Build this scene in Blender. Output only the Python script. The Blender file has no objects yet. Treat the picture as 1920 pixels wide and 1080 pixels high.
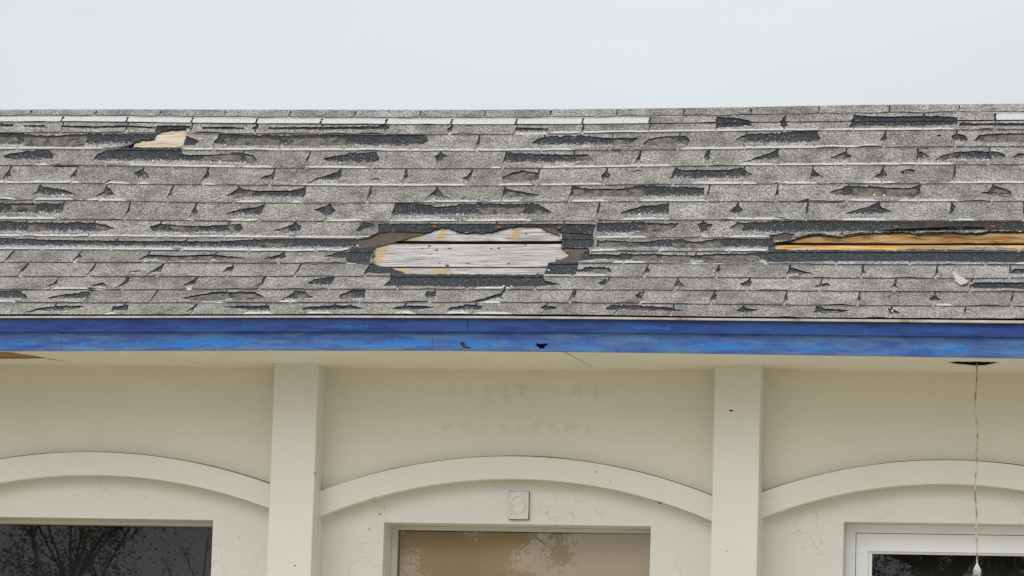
import bpy, math, random
import numpy as np
from mathutils import Vector, Matrix, noise as mnoise
from mathutils.geometry import delaunay_2d_cdt

S = bpy.context.scene
COL = S.collection
# ------------------------------------------------------------------ camera
F, PITCH, YAW, ROLL = 7098.9, 0.144626, -0.185726, 0.030043      # focal length in photo pixels, angles in radians
CZ = 1.65                                                       # eye height above the ground
D, EAVE = 15.3253, 2.1381 + CZ                                  # distance and height of the eave
cy_, sy_, cp_, sp_, cr_, sr_ = math.cos(YAW), math.sin(YAW), math.cos(PITCH), math.sin(PITCH), math.cos(ROLL), math.sin(ROLL)
R0 = Vector((cy_, -sy_, 0)); FW = Vector((sy_*cp_, cy_*cp_, sp_)); U0 = Vector((-sp_*sy_, -sp_*cy_, cp_))
RX = cr_*R0 + sr_*U0; UX = -sr_*R0 + cr_*U0
cam = bpy.data.objects.new('camera', bpy.data.cameras.new('camera'))
COL.objects.link(cam); S.camera = cam
M = Matrix((RX, UX, -FW)).transposed().to_4x4(); M.translation = Vector((0, 0, CZ)); cam.matrix_world = M
cam.data.sensor_width = 36; cam.data.lens = F*36/1920; cam.data.clip_start = .1; cam.data.clip_end = 3000
# ------------------------------------------------------------------ light
W = bpy.data.worlds.new('World'); S.world = W; W.use_nodes = True
wn, wl = W.node_tree.nodes, W.node_tree.links
SUN_EL, SUN_ROT = math.radians(38), math.radians(200)
bg = wn['Background']; sky = wn.new('ShaderNodeTexSky'); sky.sky_type = 'NISHITA'; sky.sun_disc = False
sky.sun_elevation = SUN_EL; sky.sun_rotation = SUN_ROT
tc = wn.new('ShaderNodeTexCoord'); mp = wn.new('ShaderNodeMapping'); mp.inputs['Scale'].default_value = (1.4, 1.4, 5.5)
nz = wn.new('ShaderNodeTexNoise'); nz.inputs['Scale'].default_value = 2.3; nz.inputs['Detail'].default_value = 4; nz.inputs['Roughness'].default_value = .45
cr = wn.new('ShaderNodeValToRGB'); cr.color_ramp.elements[0].position = .3; cr.color_ramp.elements[1].position = .72
cr.color_ramp.elements[0].color = (6.85, 7.22, 7.66, 1); cr.color_ramp.elements[1].color = (8.05, 8.32, 8.5, 1)
mx = wn.new('ShaderNodeMixRGB'); mx.inputs[0].default_value = .94
wl.new(tc.outputs['Generated'], mp.inputs[0]); wl.new(mp.outputs[0], nz.inputs['Vector']); wl.new(nz.outputs[0], cr.inputs[0])
sxyz = wn.new('ShaderNodeSeparateXYZ'); wl.new(tc.outputs['Generated'], sxyz.inputs[0])
zr = wn.new('ShaderNodeMapRange'); zr.inputs[1].default_value = .2; zr.inputs[2].default_value = 1.; zr.inputs[3].default_value = 1.; zr.inputs[4].default_value = 1.5
wl.new(sxyz.outputs[2], zr.inputs[0]); zm = wn.new('ShaderNodeVectorMath'); zm.operation = 'SCALE'   # overcast: brighter towards the zenith
wl.new(cr.outputs[0], zm.inputs[0]); wl.new(zr.outputs[0], zm.inputs['Scale'])
wl.new(sky.outputs[0], mx.inputs[1]); wl.new(zm.outputs[0], mx.inputs[2]); wl.new(mx.outputs[0], bg.inputs[0])
bg.inputs[1].default_value = .1                                  # an even cloud layer over the clear sky
sd = bpy.data.lights.new('sun', 'SUN'); sd.energy = 1.0; sd.angle = math.radians(50); sd.color = (1, .97, .93)
sun = bpy.data.objects.new('sun', sd); COL.objects.link(sun)
sun.rotation_euler = (math.pi/2 - SUN_EL, 0, math.radians(-22))
S.view_settings.view_transform = 'Standard'; S.view_settings.look = 'None'; S.view_settings.exposure = 0; S.view_settings.gamma = 1
S.view_settings.use_curve_mapping = False

# ------------------------------------------------------------------ materials
def N(nt, t, **kw):
    n = nt.nodes.new(t)
    for k, v in kw.items():
        if k[0] == '_': setattr(n, k[1:], v)
        else: n.inputs[k.replace('9', ' ')].default_value = v
    return n
def mat(name, col=(.5, .5, .5), rough=.8, spec=.3):
    m = bpy.data.materials.new(name); m.use_nodes = True
    b = m.node_tree.nodes['Principled BSDF']; b.inputs['Base Color'].default_value = (*col, 1)
    b.inputs['Roughness'].default_value = rough; b.inputs['Specular IOR Level'].default_value = spec
    return m, m.node_tree, b
def ramp(nt, fac, stops, interp='LINEAR'):
    r = nt.nodes.new('ShaderNodeValToRGB'); r.color_ramp.interpolation = interp
    e = r.color_ramp.elements
    while len(e) < len(stops): e.new(.5)
    for i, (p, c) in enumerate(stops):
        e[i].position = p; e[i].color = (*c, 1) if hasattr(c, '__len__') else (c, c, c, 1)
    nt.links.new(fac, r.inputs[0]); return r.outputs[0]
def pos(nt, scale=(1, 1, 1)):
    g = nt.nodes.new('ShaderNodeNewGeometry'); m = nt.nodes.new('ShaderNodeMapping'); m.inputs['Scale'].default_value = scale
    nt.links.new(g.outputs['Position'], m.inputs[0]); return m.outputs[0]
def noise_(nt, vec, scale, detail=2, rough=.5, dist=0.):
    n = N(nt, 'ShaderNodeTexNoise', Scale=scale, Detail=detail, Roughness=rough, Distortion=dist)
    nt.links.new(vec, n.inputs['Vector']); return n.outputs[0]
def mixc(nt, fac, a, b, mode='MIX'):
    m = nt.nodes.new('ShaderNodeMixRGB'); m.blend_type = mode
    for i, v in ((0, fac), (1, a), (2, b)):
        if hasattr(v, 'is_output'): nt.links.new(v, m.inputs[i])
        elif i == 0: m.inputs[0].default_value = v
        else: m.inputs[i].default_value = (*v, 1) if hasattr(v, '__len__') else (v, v, v, 1)
    return m.outputs[0]
def math_(nt, op, a, b=0., clamp=False):
    m = nt.nodes.new('ShaderNodeMath'); m.operation = op; m.use_clamp = clamp
    for i, v in ((0, a), (1, b)):
        if hasattr(v, 'is_output'): nt.links.new(v, m.inputs[i])
        else: m.inputs[i].default_value = v
    return m.outputs[0]
def bump(nt, b, h, strength=.3, dist=.002):
    n = N(nt, 'ShaderNodeBump', Strength=strength, Distance=dist); nt.links.new(h, n.inputs['Height']); nt.links.new(n.outputs[0], b.inputs['Normal'])
def base(nt, b, c): nt.links.new(c, b.inputs['Base Color'])

GRAN = [(.34, (.095, .087, .080)), (.44, (.215, .20, .187)), (.54, (.37, .35, .33)), (.66, (.64, .615, .585))]
def granules(nt):
    p = pos(nt)
    f = noise_(nt, p, 125, 3, .8)
    return ramp(nt, f, GRAN), f, p
def pale_strip(nt, c, p, f, width):
    # tabs that shrank or slid show a strip of unweathered granules along the lower edge
    uv = nt.nodes.new('ShaderNodeUVMap'); sx = nt.nodes.new('ShaderNodeSeparateXYZ'); nt.links.new(uv.outputs[0], sx.inputs[0])
    at = N(nt, 'ShaderNodeAttribute', _attribute_name='pale')
    w1, w2 = noise_(nt, p, 30, 3, .6), noise_(nt, p, 170, 2, .7)
    e = math_(nt, 'ADD', sx.outputs[1], math_(nt, 'ADD', math_(nt, 'MULTIPLY', math_(nt, 'SUBTRACT', w1, .5), .16), math_(nt, 'MULTIPLY', math_(nt, 'SUBTRACT', w2, .5), .22)))
    e = math_(nt, 'SUBTRACT', math_(nt, 'ADD', e, math_(nt, 'MULTIPLY', at.outputs['Fac'], 1.)), 1.)
    m = math_(nt, 'MULTIPLY', math_(nt, 'MULTIPLY', e, 22., True), math_(nt, 'MULTIPLY', at.outputs['Fac'], 40., True))
    return mixc(nt, m, c, ramp(nt, f, [(.3, (.42, .405, .38)), (.5, (.64, .625, .59)), (.7, (.78, .765, .73))]))
def shingle_material(name, fresh=False):
    m, nt, b = mat(name, rough=.95, spec=.15)
    c, f, p = granules(nt)
    if fresh:
        c = ramp(nt, f, [(.3, (.42, .42, .41)), (.5, (.66, .66, .65)), (.7, (.80, .80, .79))])
    else:
        big = noise_(nt, p, 9, 4, .6); c = mixc(nt, 1., c, ramp(nt, big, [(.3, .62), (.5, .97), (.72, 1.28)]), 'MULTIPLY')
        st = noise_(nt, pos(nt, (1, 6, 6)), 14, 4, .65, .6); c = mixc(nt, 1., c, ramp(nt, st, [(.33, .72), (.44, 1.), (.7, 1.10)]), 'MULTIPLY')
        oi = nt.nodes.new('ShaderNodeObjectInfo')
        c = mixc(nt, 1., c, ramp(nt, oi.outputs['Random'], [(0, (.84, .82, .80)), (1, (1.10, 1.09, 1.08))]), 'MULTIPLY')
        c = pale_strip(nt, c, p, f, .15)
    # edges of the sheet are bare asphalt
    base(nt, b, c); bump(nt, b, f, .9, .003)
    return m
M_TAB = shingle_material('granule_shingle'); M_FRESH = shingle_material('pale_granules', True)
m, nt, b = mat('asphalt_edge', (.022, .022, .023), .9, .1); M_EDGE = m
# layer under the tabs: bare asphalt at the top, granules lower down, unweathered pale granules along the lower edge
m, nt, b = mat('exposed_underlayer', rough=.85, spec=.25); M_BASE = m
c, f, p = granules(nt)
uv = nt.nodes.new('ShaderNodeUVMap'); sx = nt.nodes.new('ShaderNodeSeparateXYZ'); nt.links.new(uv.outputs[0], sx.inputs[0])
at = N(nt, 'ShaderNodeAttribute', _attribute_name='bare')
wob = noise_(nt, p, 22, 3, .6)
t = math_(nt, 'ADD', sx.outputs[1], math_(nt, 'MULTIPLY', math_(nt, 'SUBTRACT', wob, .5), .32))
t = math_(nt, 'SUBTRACT', t, at.outputs['Fac'])
speck = noise_(nt, p, 150, 2, .8)
cover = ramp(nt, t, [(0., .20), (.46, .24), (.60, .46), (.76, .95), (1, 1.)])
thr = math_(nt, 'SUBTRACT', .715, math_(nt, 'MULTIPLY', cover, .50))
gm = math_(nt, 'MULTIPLY', math_(nt, 'SUBTRACT', speck, thr), 14., True)
dark = ramp(nt, noise_(nt, p, 60, 3), [(.3, (.022, .026, .030)), (.7, (.046, .051, .057))])
dc = mixc(nt, gm, dark, mixc(nt, 1., c, 1.25, 'MULTIPLY'))
wh = ramp(nt, f, [(.3, (.50, .485, .455)), (.6, (.76, .745, .71))])
wm = math_(nt, 'MULTIPLY', math_(nt, 'SUBTRACT', math_(nt, 'ADD', math_(nt, 'SUBTRACT', sx.outputs[1], at.outputs['Fac']), math_(nt, 'MULTIPLY', math_(nt, 'SUBTRACT', wob, .5), .08)), .845), 22., True)
base(nt, b, mixc(nt, wm, dc, wh)); bump(nt, b, f, .6, .002)
# torn paper backing
m, nt, b = mat('torn_backing', rough=.95, spec=.1); M_TAN = m
p = pos(nt); a = noise_(nt, p, 28, 5, .7); a2 = noise_(nt, p, 200, 2, .6)
c = ramp(nt, a, [(.36, (.050, .050, .048)), (.50, (.17, .155, .13)), (.7, (.27, .25, .215))])
base(nt, b, mixc(nt, 1., c, ramp(nt, a2, [(.3, .65), (.7, 1.25)]), 'MULTIPLY'))
m, nt, b = mat('roofing_felt', rough=.95, spec=.1); M_FELT = m
p = pos(nt); a = noise_(nt, p, 30, 4, .6)
base(nt, b, ramp(nt, a, [(.3, (.085, .066, .055)), (.7, (.16, .125, .105))]))
m, nt, b = mat('dark_curled_felt', rough=.9, spec=.15); M_FELT2 = m
a = noise_(nt, pos(nt), 30, 4, .6); base(nt, b, ramp(nt, a, [(.3, (.035, .032, .028)), (.7, (.085, .078, .066))]))
m, nt, b = mat('pale_torn_flap', rough=.9, spec=.1); M_PALE = m
a = noise_(nt, pos(nt, (1, 1, 1)), 60, 4, .6); base(nt, b, ramp(nt, a, [(.3, (.40, .36, .34)), (.7, (.66, .62, .60))]))

def wood(name, stops, knot=(.10, .05, .025), stain=None):
    m, nt, b = mat(name, rough=.8, spec=.2)
    p = pos(nt, (1, 10, 10)); a = noise_(nt, p, 7, 6, .62, .8)
    c = ramp(nt, a, stops)
    g = noise_(nt, pos(nt, (.55, 22, 22)), 9, 5, .7)
    c = mixc(nt, 1., c, ramp(nt, g, [(.38, .30), (.47, .92), (.7, 1.12)]), 'MULTIPLY')
    if stain:
        s = noise_(nt, pos(nt, (1, 3, 3)), 5.5, 3, .5)
        c = mixc(nt, ramp(nt, s, [(.60, 0.), (.70, 1.)]), c, mixc(nt, 1., stain, ramp(nt, g, [(.4, .7), (.6, 1.)]), 'MULTIPLY'))
    at = N(nt, 'ShaderNodeAttribute', _attribute_name='stain')
    c = mixc(nt, ramp(nt, math_(nt, 'ADD', at.outputs['Fac'], math_(nt, 'MULTIPLY', math_(nt, 'SUBTRACT', noise_(nt, pos(nt, (1, 8, 8)), 5, 5, .7), .5), 2.6)), [(.45, 0.), (.75, .85)]), c, mixc(nt, 1., (.56, .38, .20), ramp(nt, g, [(.38, .5), (.5, 1.)]), 'MULTIPLY'))
    k = noise_(nt, pos(nt, (1, 2.5, 2.5)), 16, 2); c = mixc(nt, ramp(nt, k, [(.72, 0.), (.76, .85)]), c, knot)
    base(nt, b, c); bump(nt, b, g, .5, .003); return m
M_WGREY = wood('weathered_grey_board', [(.3, (.24, .22, .205)), (.5, (.56, .53, .51)), (.7, (.74, .71, .69))], stain=(.50, .46, .43))
M_WORANGE = wood('fresh_orange_board', [(.34, (.38, .17, .045)), (.5, (.74, .41, .12)), (.68, (.84, .55, .22))], stain=(.70, .58, .46))
M_WBROWN = wood('brown_board', [(.36, (.13, .070, .032)), (.5, (.42, .235, .085)), (.66, (.58, .37, .17))], stain=(.50, .42, .36))
M_WCREAM = wood('cream_board', [(.3, (.60, .44, .26)), (.5, (.76, .62, .42)), (.66, (.76, .70, .66))], stain=(.66, .62, .63))
m, nt, b = mat('rusty_nail', (.26, .075, .035), .7); M_RUST = m
m, nt, b = mat('bright_rust', (.60, .14, .04), .7); M_RUST2 = m
m, nt, b = mat('white_sealant', (.82, .82, .80), .6); M_SEAL = m

def paint(name, c0, c1, rougher=0., crack=.0):
    m, nt, b = mat(name, rough=.62, spec=.3)
    p = pos(nt); a = noise_(nt, p, 3.2, 4, .6); st = noise_(nt, pos(nt, (1, 1, 4)), 22, 5, .65)
    c = ramp(nt, a, [(.3, c0), (.7, c1)])
    c = mixc(nt, 1., c, ramp(nt, st, [(.3, .985), (.7, 1.01)]), 'MULTIPLY')
    h = st
    if crack:
        wv = nt.nodes.new('ShaderNodeVectorMath'); wv.operation = 'ADD'
        nn = N(nt, 'ShaderNodeTexNoise', Scale=5., Detail=3.); nt.links.new(p, nn.inputs['Vector'])
        sc = nt.nodes.new('ShaderNodeVectorMath'); sc.operation = 'SCALE'; sc.inputs['Scale'].default_value = .35
        nt.links.new(nn.outputs['Color'], sc.inputs[0]); nt.links.new(p, wv.inputs[0]); nt.links.new(sc.outputs[0], wv.inputs[1])
        v = N(nt, 'ShaderNodeTexVoronoi', Scale=6.5, _feature='DISTANCE_TO_EDGE'); nt.links.new(wv.outputs[0], v.inputs['Vector'])
        line = ramp(nt, v.outputs['Distance'], [(0., 1.), (.012, 0.)])
        msk = ramp(nt, noise_(nt, p, 2.6, 2, .5), [(.50, 0.), (.60, 1.)])
        line = math_(nt, 'MULTIPLY', line, msk)
        c = mixc(nt, math_(nt, 'MULTIPLY', line, crack), c, (.40, .38, .33))
        h = math_(nt, 'ADD', math_(nt, 'MULTIPLY', st, .5), math_(nt, 'MULTIPLY', line, -1.2))
        lump = noise_(nt, p, 11, 3, .5); h = math_(nt, 'ADD', h, math_(nt, 'MULTIPLY', lump, 1.8))
    spk = noise_(nt, p, 38, 1, .4); c = mixc(nt, ramp(nt, spk, [(.80, 0.), (.83, .8)]), c, (.16, .13, .10))
    base(nt, b, c); bump(nt, b, h, .20 + rougher*1.6, .004); return m, nt, b
M_TRIM = paint('cream_trim_paint', (.73, .72, .66), (.755, .745, .685))[0]
M_STUCCO = paint('cream_cracked_stucco', (.70, .695, .645), (.735, .73, .68), .12, .48)[0]
M_UPPER, nt, b = paint('cream_panel_paint', (.75, .725, .63), (.78, .755, .66))
src = b.inputs['Base Color'].links[0].from_socket
at = N(nt, 'ShaderNodeAttribute', _attribute_name='smudge')
sm = math_(nt, 'MULTIPLY', at.outputs['Fac'], ramp(nt, noise_(nt, pos(nt), 120, 3, .7), [(.38, 0.), (.60, 1.)]))
base(nt, b, mixc(nt, sm, src, (.36, .36, .34)))
M_SOFFIT = paint('cream_soffit_paint', (.83, .80, .69), (.86, .83, .72))[0]

def blue(name, c0, c1, bright, lo):
    m, nt, b = mat(name, rough=.5, spec=.15)
    p = pos(nt, (1, 1, 7)); a = noise_(nt, p, 5, 6, .62, .4)
    c = ramp(nt, a, [(.36, c0), (.62, c1)])
    uv = nt.nodes.new('ShaderNodeUVMap'); sx = nt.nodes.new('ShaderNodeSeparateXYZ'); nt.links.new(uv.outputs[0], sx.inputs[0])
    n1 = noise_(nt, pos(nt, (1, 1, 4)), 3.2, 3, .6); n2 = noise_(nt, pos(nt, (1, 1, 5)), 34, 5, .8)
    k = math_(nt, 'ADD', math_(nt, 'MULTIPLY', n1, 1.0), math_(nt, 'MULTIPLY', n2, 1.15))
    k = math_(nt, 'SUBTRACT', k, math_(nt, 'MULTIPLY', math_(nt, 'ABSOLUTE', math_(nt, 'SUBTRACT', sx.outputs[1], .34)), .55)); k = math_(nt, 'MULTIPLY', k, .8)
    c = mixc(nt, ramp(nt, k, [(lo, 0.), (lo+.10, 1.)]), c, bright)
    n3 = noise_(nt, pos(nt, (1, 1, 5)), 11, 5, .7); c = mixc(nt, ramp(nt, n3, [(.54, 0.), (.62, .55)]), c, (.055, .10, .36))
    w = noise_(nt, pos(nt, (1, 1, 2)), 45, 2, .6); c = mixc(nt, ramp(nt, w, [(.77, 0.), (.80, .7)]), c, (.60, .66, .70))
    base(nt, b, c); bump(nt, b, n2, .25, .002); return m
M_BLUE_UP = blue('navy_blue_paint', (.028, .052, .21), (.045, .105, .31), (.03, .19, .58), .90)
M_BLUE_LO = blue('flaking_blue_paint', (.06, .11, .36), (.12, .24, .46), (.03, .24, .72), .82)
M_DRIP = mat('rusty_white_drip_edge', rough=.6)[0]
nt = M_DRIP.node_tree; b = nt.nodes['Principled BSDF']
base(nt, b, ramp(nt, noise_(nt, pos(nt), 7, 5, .7), [(.40, (.66, .64, .60)), (.60, (.50, .45, .38)), (.72, (.34, .20, .13))]))
M_HOLE = mat('dark_cavity', (.012, .010, .009), .95, .05)[0]  # near-black colour stands in for shade inside holes and the roof space
M_GRIME = mat('grimy_joint', (.16, .14, .10), .95)[0]
M_CAV = mat('gap_shade_and_specks', (.035, .022, .014), .95)[0]  # dark colour stands in for shade between roof boards; also colours the wall specks
M_KNOT = mat('dark_knot', (.12, .10, .085), .9)[0]
M_RAW = wood('raw_eave_wood', [(.3, (.20, .10, .04)), (.5, (.42, .24, .10)), (.7, (.60, .40, .2))])
M_ALU = mat('white_window_frame', (.86, .87, .88), .4, .4)[0]
M_FRAME = mat('cream_window_frame', (.66, .65, .58), .5, .4)[0]
M_BLIND, nt, b = mat('tan_roller_blind', rough=.9, spec=.1)
base(nt, b, mixc(nt, 1., ramp(nt, noise_(nt, pos(nt), 2.5, 2), [(.3, (.74, .58, .37)), (.7, (.82, .66, .44))]), ramp(nt, noise_(nt, pos(nt, (1, 1, 1)), 6, 3), [(.3, .95), (.7, 1.04)]), 'MULTIPLY'))
M_ROOM = mat('dim_room', (.05, .05, .05), .95, .05)[0]
def glass(name, refl):   # clear pane with a mirror-like face
    m = bpy.data.materials.new(name); m.use_nodes = True; nt = m.node_tree
    for n in list(nt.nodes): nt.nodes.remove(n)
    o = nt.nodes.new('ShaderNodeOutputMaterial'); t = N(nt, 'ShaderNodeBsdfTransparent'); t.inputs[0].default_value = (.95, .96, .95, 1)
    g = N(nt, 'ShaderNodeBsdfGlossy', Roughness=.009); mx = nt.nodes.new('ShaderNodeMixShader')
    fr = N(nt, 'ShaderNodeFresnel', IOR=1.52); k = math_(nt, 'MULTIPLY', fr.outputs[0], refl, True)
    bp = N(nt, 'ShaderNodeBump', Strength=.02, Distance=.0015); nt.links.new(noise_(nt, pos(nt, (1, 1, 2.2)), 5, 1), bp.inputs['Height']); nt.links.new(bp.outputs[0], g.inputs['Normal'])
    nt.links.new(k, mx.inputs[0]); nt.links.new(t.outputs[0], mx.inputs[1]); nt.links.new(g.outputs[0], mx.inputs[2]); nt.links.new(mx.outputs[0], o.inputs[0])
    return m
M_GLASS = {1: glass('dark_window_glass', 1.6), 2: glass('bright_window_glass', 3.1), 3: glass('black_window_glass', 1.7), 0: glass('plain_window_glass', 1.7)}
M_CORD = mat('old_cord', rough=.9)[0]; nt = M_CORD.node_tree
base(nt, nt.nodes['Principled BSDF'], ramp(nt, noise_(nt, pos(nt, (1, 1, 3)), 12, 4), [(.36, (.20, .14, .09)), (.50, (.60, .50, .36)), (.7, (.66, .60, .50))]))
M_FRAY = mat('frayed_cord_end', (.78, .77, .72), .9)[0]
M_GROUND, nt, b = mat('dry_grass_and_sand', rough=.95, spec=.1)
base(nt, b, ramp(nt, noise_(nt, pos(nt), .8, 6, .7), [(.35, (.30, .25, .14)), (.6, (.45, .385, .27))]))
M_PATH, nt, b = mat('pale_concrete', rough=.9, spec=.2)
base(nt, b, ramp(nt, noise_(nt, pos(nt), 2, 6, .6), [(.3, (.52, .46, .35)), (.7, (.62, .56, .44))]))
M_BARK = mat('bark', (.10, .075, .05), .95, .1)[0]
M_LEAF, nt, b = mat('dark_green_leaves', rough=.6, spec=.3)
base(nt, b, ramp(nt, nt.nodes.new('ShaderNodeNewGeometry').outputs['Random Per Island'], [(0, (.025, .045, .015)), (1, (.065, .10, .03))]))

# ------------------------------------------------------------------ object helpers
def link(name, me, parent=None, kind=None, label=None, cat=None, group=None):
    o = bpy.data.objects.new(name, me); COL.objects.link(o)
    if parent: o.parent = parent
    for k, v in (('kind', kind), ('label', label), ('category', cat), ('group', group)):
        if v: o[k] = v
    return o
def mesh(name, V, Fc, mats, mi=None, uvs=None, smooth=False):
    me = bpy.data.meshes.new(name); me.from_pydata([tuple(v) for v in V], [], Fc)
    for m in (mats if isinstance(mats, (list, tuple)) else [mats]): me.materials.append(m)
    if mi is not None: me.polygons.foreach_set('material_index', mi)
    if uvs is not None:
        l = me.uv_layers.new(name='UVMap'); li = np.empty(len(me.loops), np.int32); me.loops.foreach_get('vertex_index', li)
        l.data.foreach_set('uv', np.asarray(uvs, np.float32)[li].ravel())
    if smooth: me.polygons.foreach_set('use_smooth', [True]*len(me.polygons))
    me.update(); return me
def box(x0, y0, z0, x1, y1, z1):
    V = [(x, y, z) for z in (z0, z1) for y in (y0, y1) for x in (x0, x1)]
    return V, [(0, 2, 3, 1), (4, 5, 7, 6), (0, 1, 5, 4), (2, 6, 7, 3), (0, 4, 6, 2), (1, 3, 7, 5)]
def join(parts):
    V, Fc = [], []
    for v, f in parts:
        n = len(V); V += list(v); Fc += [tuple(i+n for i in q) for q in f]
    return V, Fc
def extrude(poly, y0, y1):
    """poly of (x,z), closed prism between depth y0 (front) and y1"""
    n = len(poly); V = [(x, y0, z) for x, z in poly] + [(x, y1, z) for x, z in poly]
    Fc = [tuple(range(n)), tuple(range(2*n-1, n-1, -1))] + [(i, i+n, (i+1) % n+n, (i+1) % n) for i in range(n)]
    return V, Fc
def tube(pts, rads, n=8):
    V, Fc = [], []
    for i, p in enumerate(pts):
        p = Vector(p); a = Vector(pts[max(0, i-1)]); c = Vector(pts[min(len(pts)-1, i+1)]); t = (c-a).normalized()
        u = t.orthogonal().normalized(); w = t.cross(u)
        for k in range(n):
            q = 2*math.pi*k/n; V.append(p + (u*math.cos(q)+w*math.sin(q))*rads[i])
    for i in range(len(pts)-1):
        for k in range(n): Fc.append((i*n+k, i*n+(k+1) % n, (i+1)*n+(k+1) % n, (i+1)*n+k))
    Fc.append(tuple(range(n))); Fc.append(tuple(range((len(pts)-1)*n, len(pts)*n))); return V, Fc
def wp(x, y, Y):
    """photo pixel to the point on the vertical plane at depth Y"""
    d = FW + RX*((x-960)/F) - UX*((y-540)/F); k = Y/d.y
    return Vector((d.x*k, Y, CZ+d.z*k))

# ------------------------------------------------------------------ the roof surface
S1, S2 = .84613, .59895
LEN = [.063, .042, .071] + [.127]*12                             # sheet lengths, ridge first
PR = [(0., 0.)]
for i in range(14, -1, -1):
    a = S2 if i >= 9 else S1; L = LEN[i] if i < 14 else .105
    PR.append((PR[-1][0]+L*math.cos(a), PR[-1][1]+L*math.sin(a)))
PR = np.array(PR[::-1])                                          # 16 boundaries, 0 = ridge, 15 = eave
NX = [50, 500, 1000, 1340, 1700]
YB = np.array([[209, 209.2, 209, 205.4, 199.6], [222, 225.5, 226, 222, 217], [232.5, 236.3, 237.7, 234.6, 231], [253, 255.4, 256, 251, 248.7],
 [284.6, 286.7, 287.3, 284.6, 280.4], [314.5, 319.4, 320, 315.8, 313.8], [348, 352.3, 352.7, 350, 349], [380, 385, 383.5, 382.5, 382.5],
 [416, 419.4, 419.3, 417, 419], [449, 451, 453, 451, 452], [473.4, 476.7, 477, 477.3, 477.5], [497, 498.7, 499, 500, 502],
 [523.7, 523.5, 523.5, 526, 527], [548.7, 547.7, 548.5, 550, 552], [572.7, 573, 572.7, 576, 579], [594, 593.6, 594, 598, 601.]])
def project(X, Y, Z):
    X, Y, Z = np.asarray(X, float), np.asarray(Y, float), np.asarray(Z, float)-CZ
    d = X*FW.x+Y*FW.y+Z*FW.z; a = X*RX.x+Y*RX.y+Z*RX.z; u = X*UX.x+Y*UX.y+Z*UX.z
    return 960+F*a/d, 540-F*u/d
SN = np.zeros((16, 5)); DZ = np.zeros((16, 5))
for i in range(16):
    for j in range(5):
        s, dz = -2.9, 0.
        for _ in range(12):
            f = lambda s, q: np.array(project(s, D+PR[i, 0], EAVE+PR[i, 1]+q))
            a = f(s, dz); J = np.stack([(f(s+1e-4, dz)-a)/1e-4, (f(s, dz+1e-4)-a)/1e-4], 1)
            e = np.linalg.solve(J, np.array([NX[j], YB[i, j]])-a); s += e[0]; dz += e[1]
        SN[i, j], DZ[i, j] = s, dz
def sag(s, rho):
    r = np.clip(rho, 0, 15); i = np.minimum(r.astype(int), 14); t = r-i
    out = 0
    for ii, w in ((i, 1-t), (i+1, t)):
        v = np.zeros_like(s)
        for k in np.unique(ii):
            m = ii == k; x = SN[k]; y = DZ[k]
            g = np.gradient(y, x); g[0] = g[-1] = 0
            q = np.clip(s[m], x[0], x[-1]); j = np.clip(np.searchsorted(x, q)-1, 0, 3); h = x[j+1]-x[j]; u = (q-x[j])/h
            v[m] = (2*u**3-3*u**2+1)*y[j]+(u**3-2*u**2+u)*h*g[j]+(-2*u**3+3*u**2)*y[j+1]+(u**3-u**2)*h*g[j+1]
        out = out+w*v
    return out
def roofpt(s, rho, h=0.):
    s = np.atleast_1d(np.asarray(s, float)); rho = np.atleast_1d(np.asarray(rho, float))*np.ones_like(s); h = h*np.ones_like(s)
    r = np.clip(rho, 0, 15); run = np.interp(r, range(16), PR[:, 0]); hg = np.interp(r, range(16), PR[:, 1])
    ex = rho-r; run = run-ex*.127*math.cos(S2); hg = hg-ex*.127*math.sin(S2)
    a = np.where(rho > 9, S2, S1)
    return np.stack([s, D+run-h*np.sin(a), EAVE+hg+sag(s, rho)+h*np.cos(a)], 1)
def uv_of(px):
    """photo pixels to (distance along the eave, course number) on the roof"""
    px = np.asarray(px, float); s = -2.9+(px[:, 0]-960)/435; rho = (px[:, 1]-209)/26
    for _ in range(14):
        f = lambda s, r: np.stack(project(*roofpt(s, r, .01).T), 1)
        a = f(s, rho); Js = (f(s+1e-4, rho)-a)/1e-4; Jr = (f(s, rho+1e-3)-a)/1e-3; e = px-a
        det = Js[:, 0]*Jr[:, 1]-Js[:, 1]*Jr[:, 0]
        s = s+np.clip((e[:, 0]*Jr[:, 1]-e[:, 1]*Jr[:, 0])/det, -.5, .5); rho = np.clip(rho+np.clip((Js[:, 0]*e[:, 1]-Js[:, 1]*e[:, 0])/det, -1.5, 1.5), -3, 18)
    return s, rho
def px_of(s, rho): return np.stack(project(*roofpt(s, rho, .01).T), 1)

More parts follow.
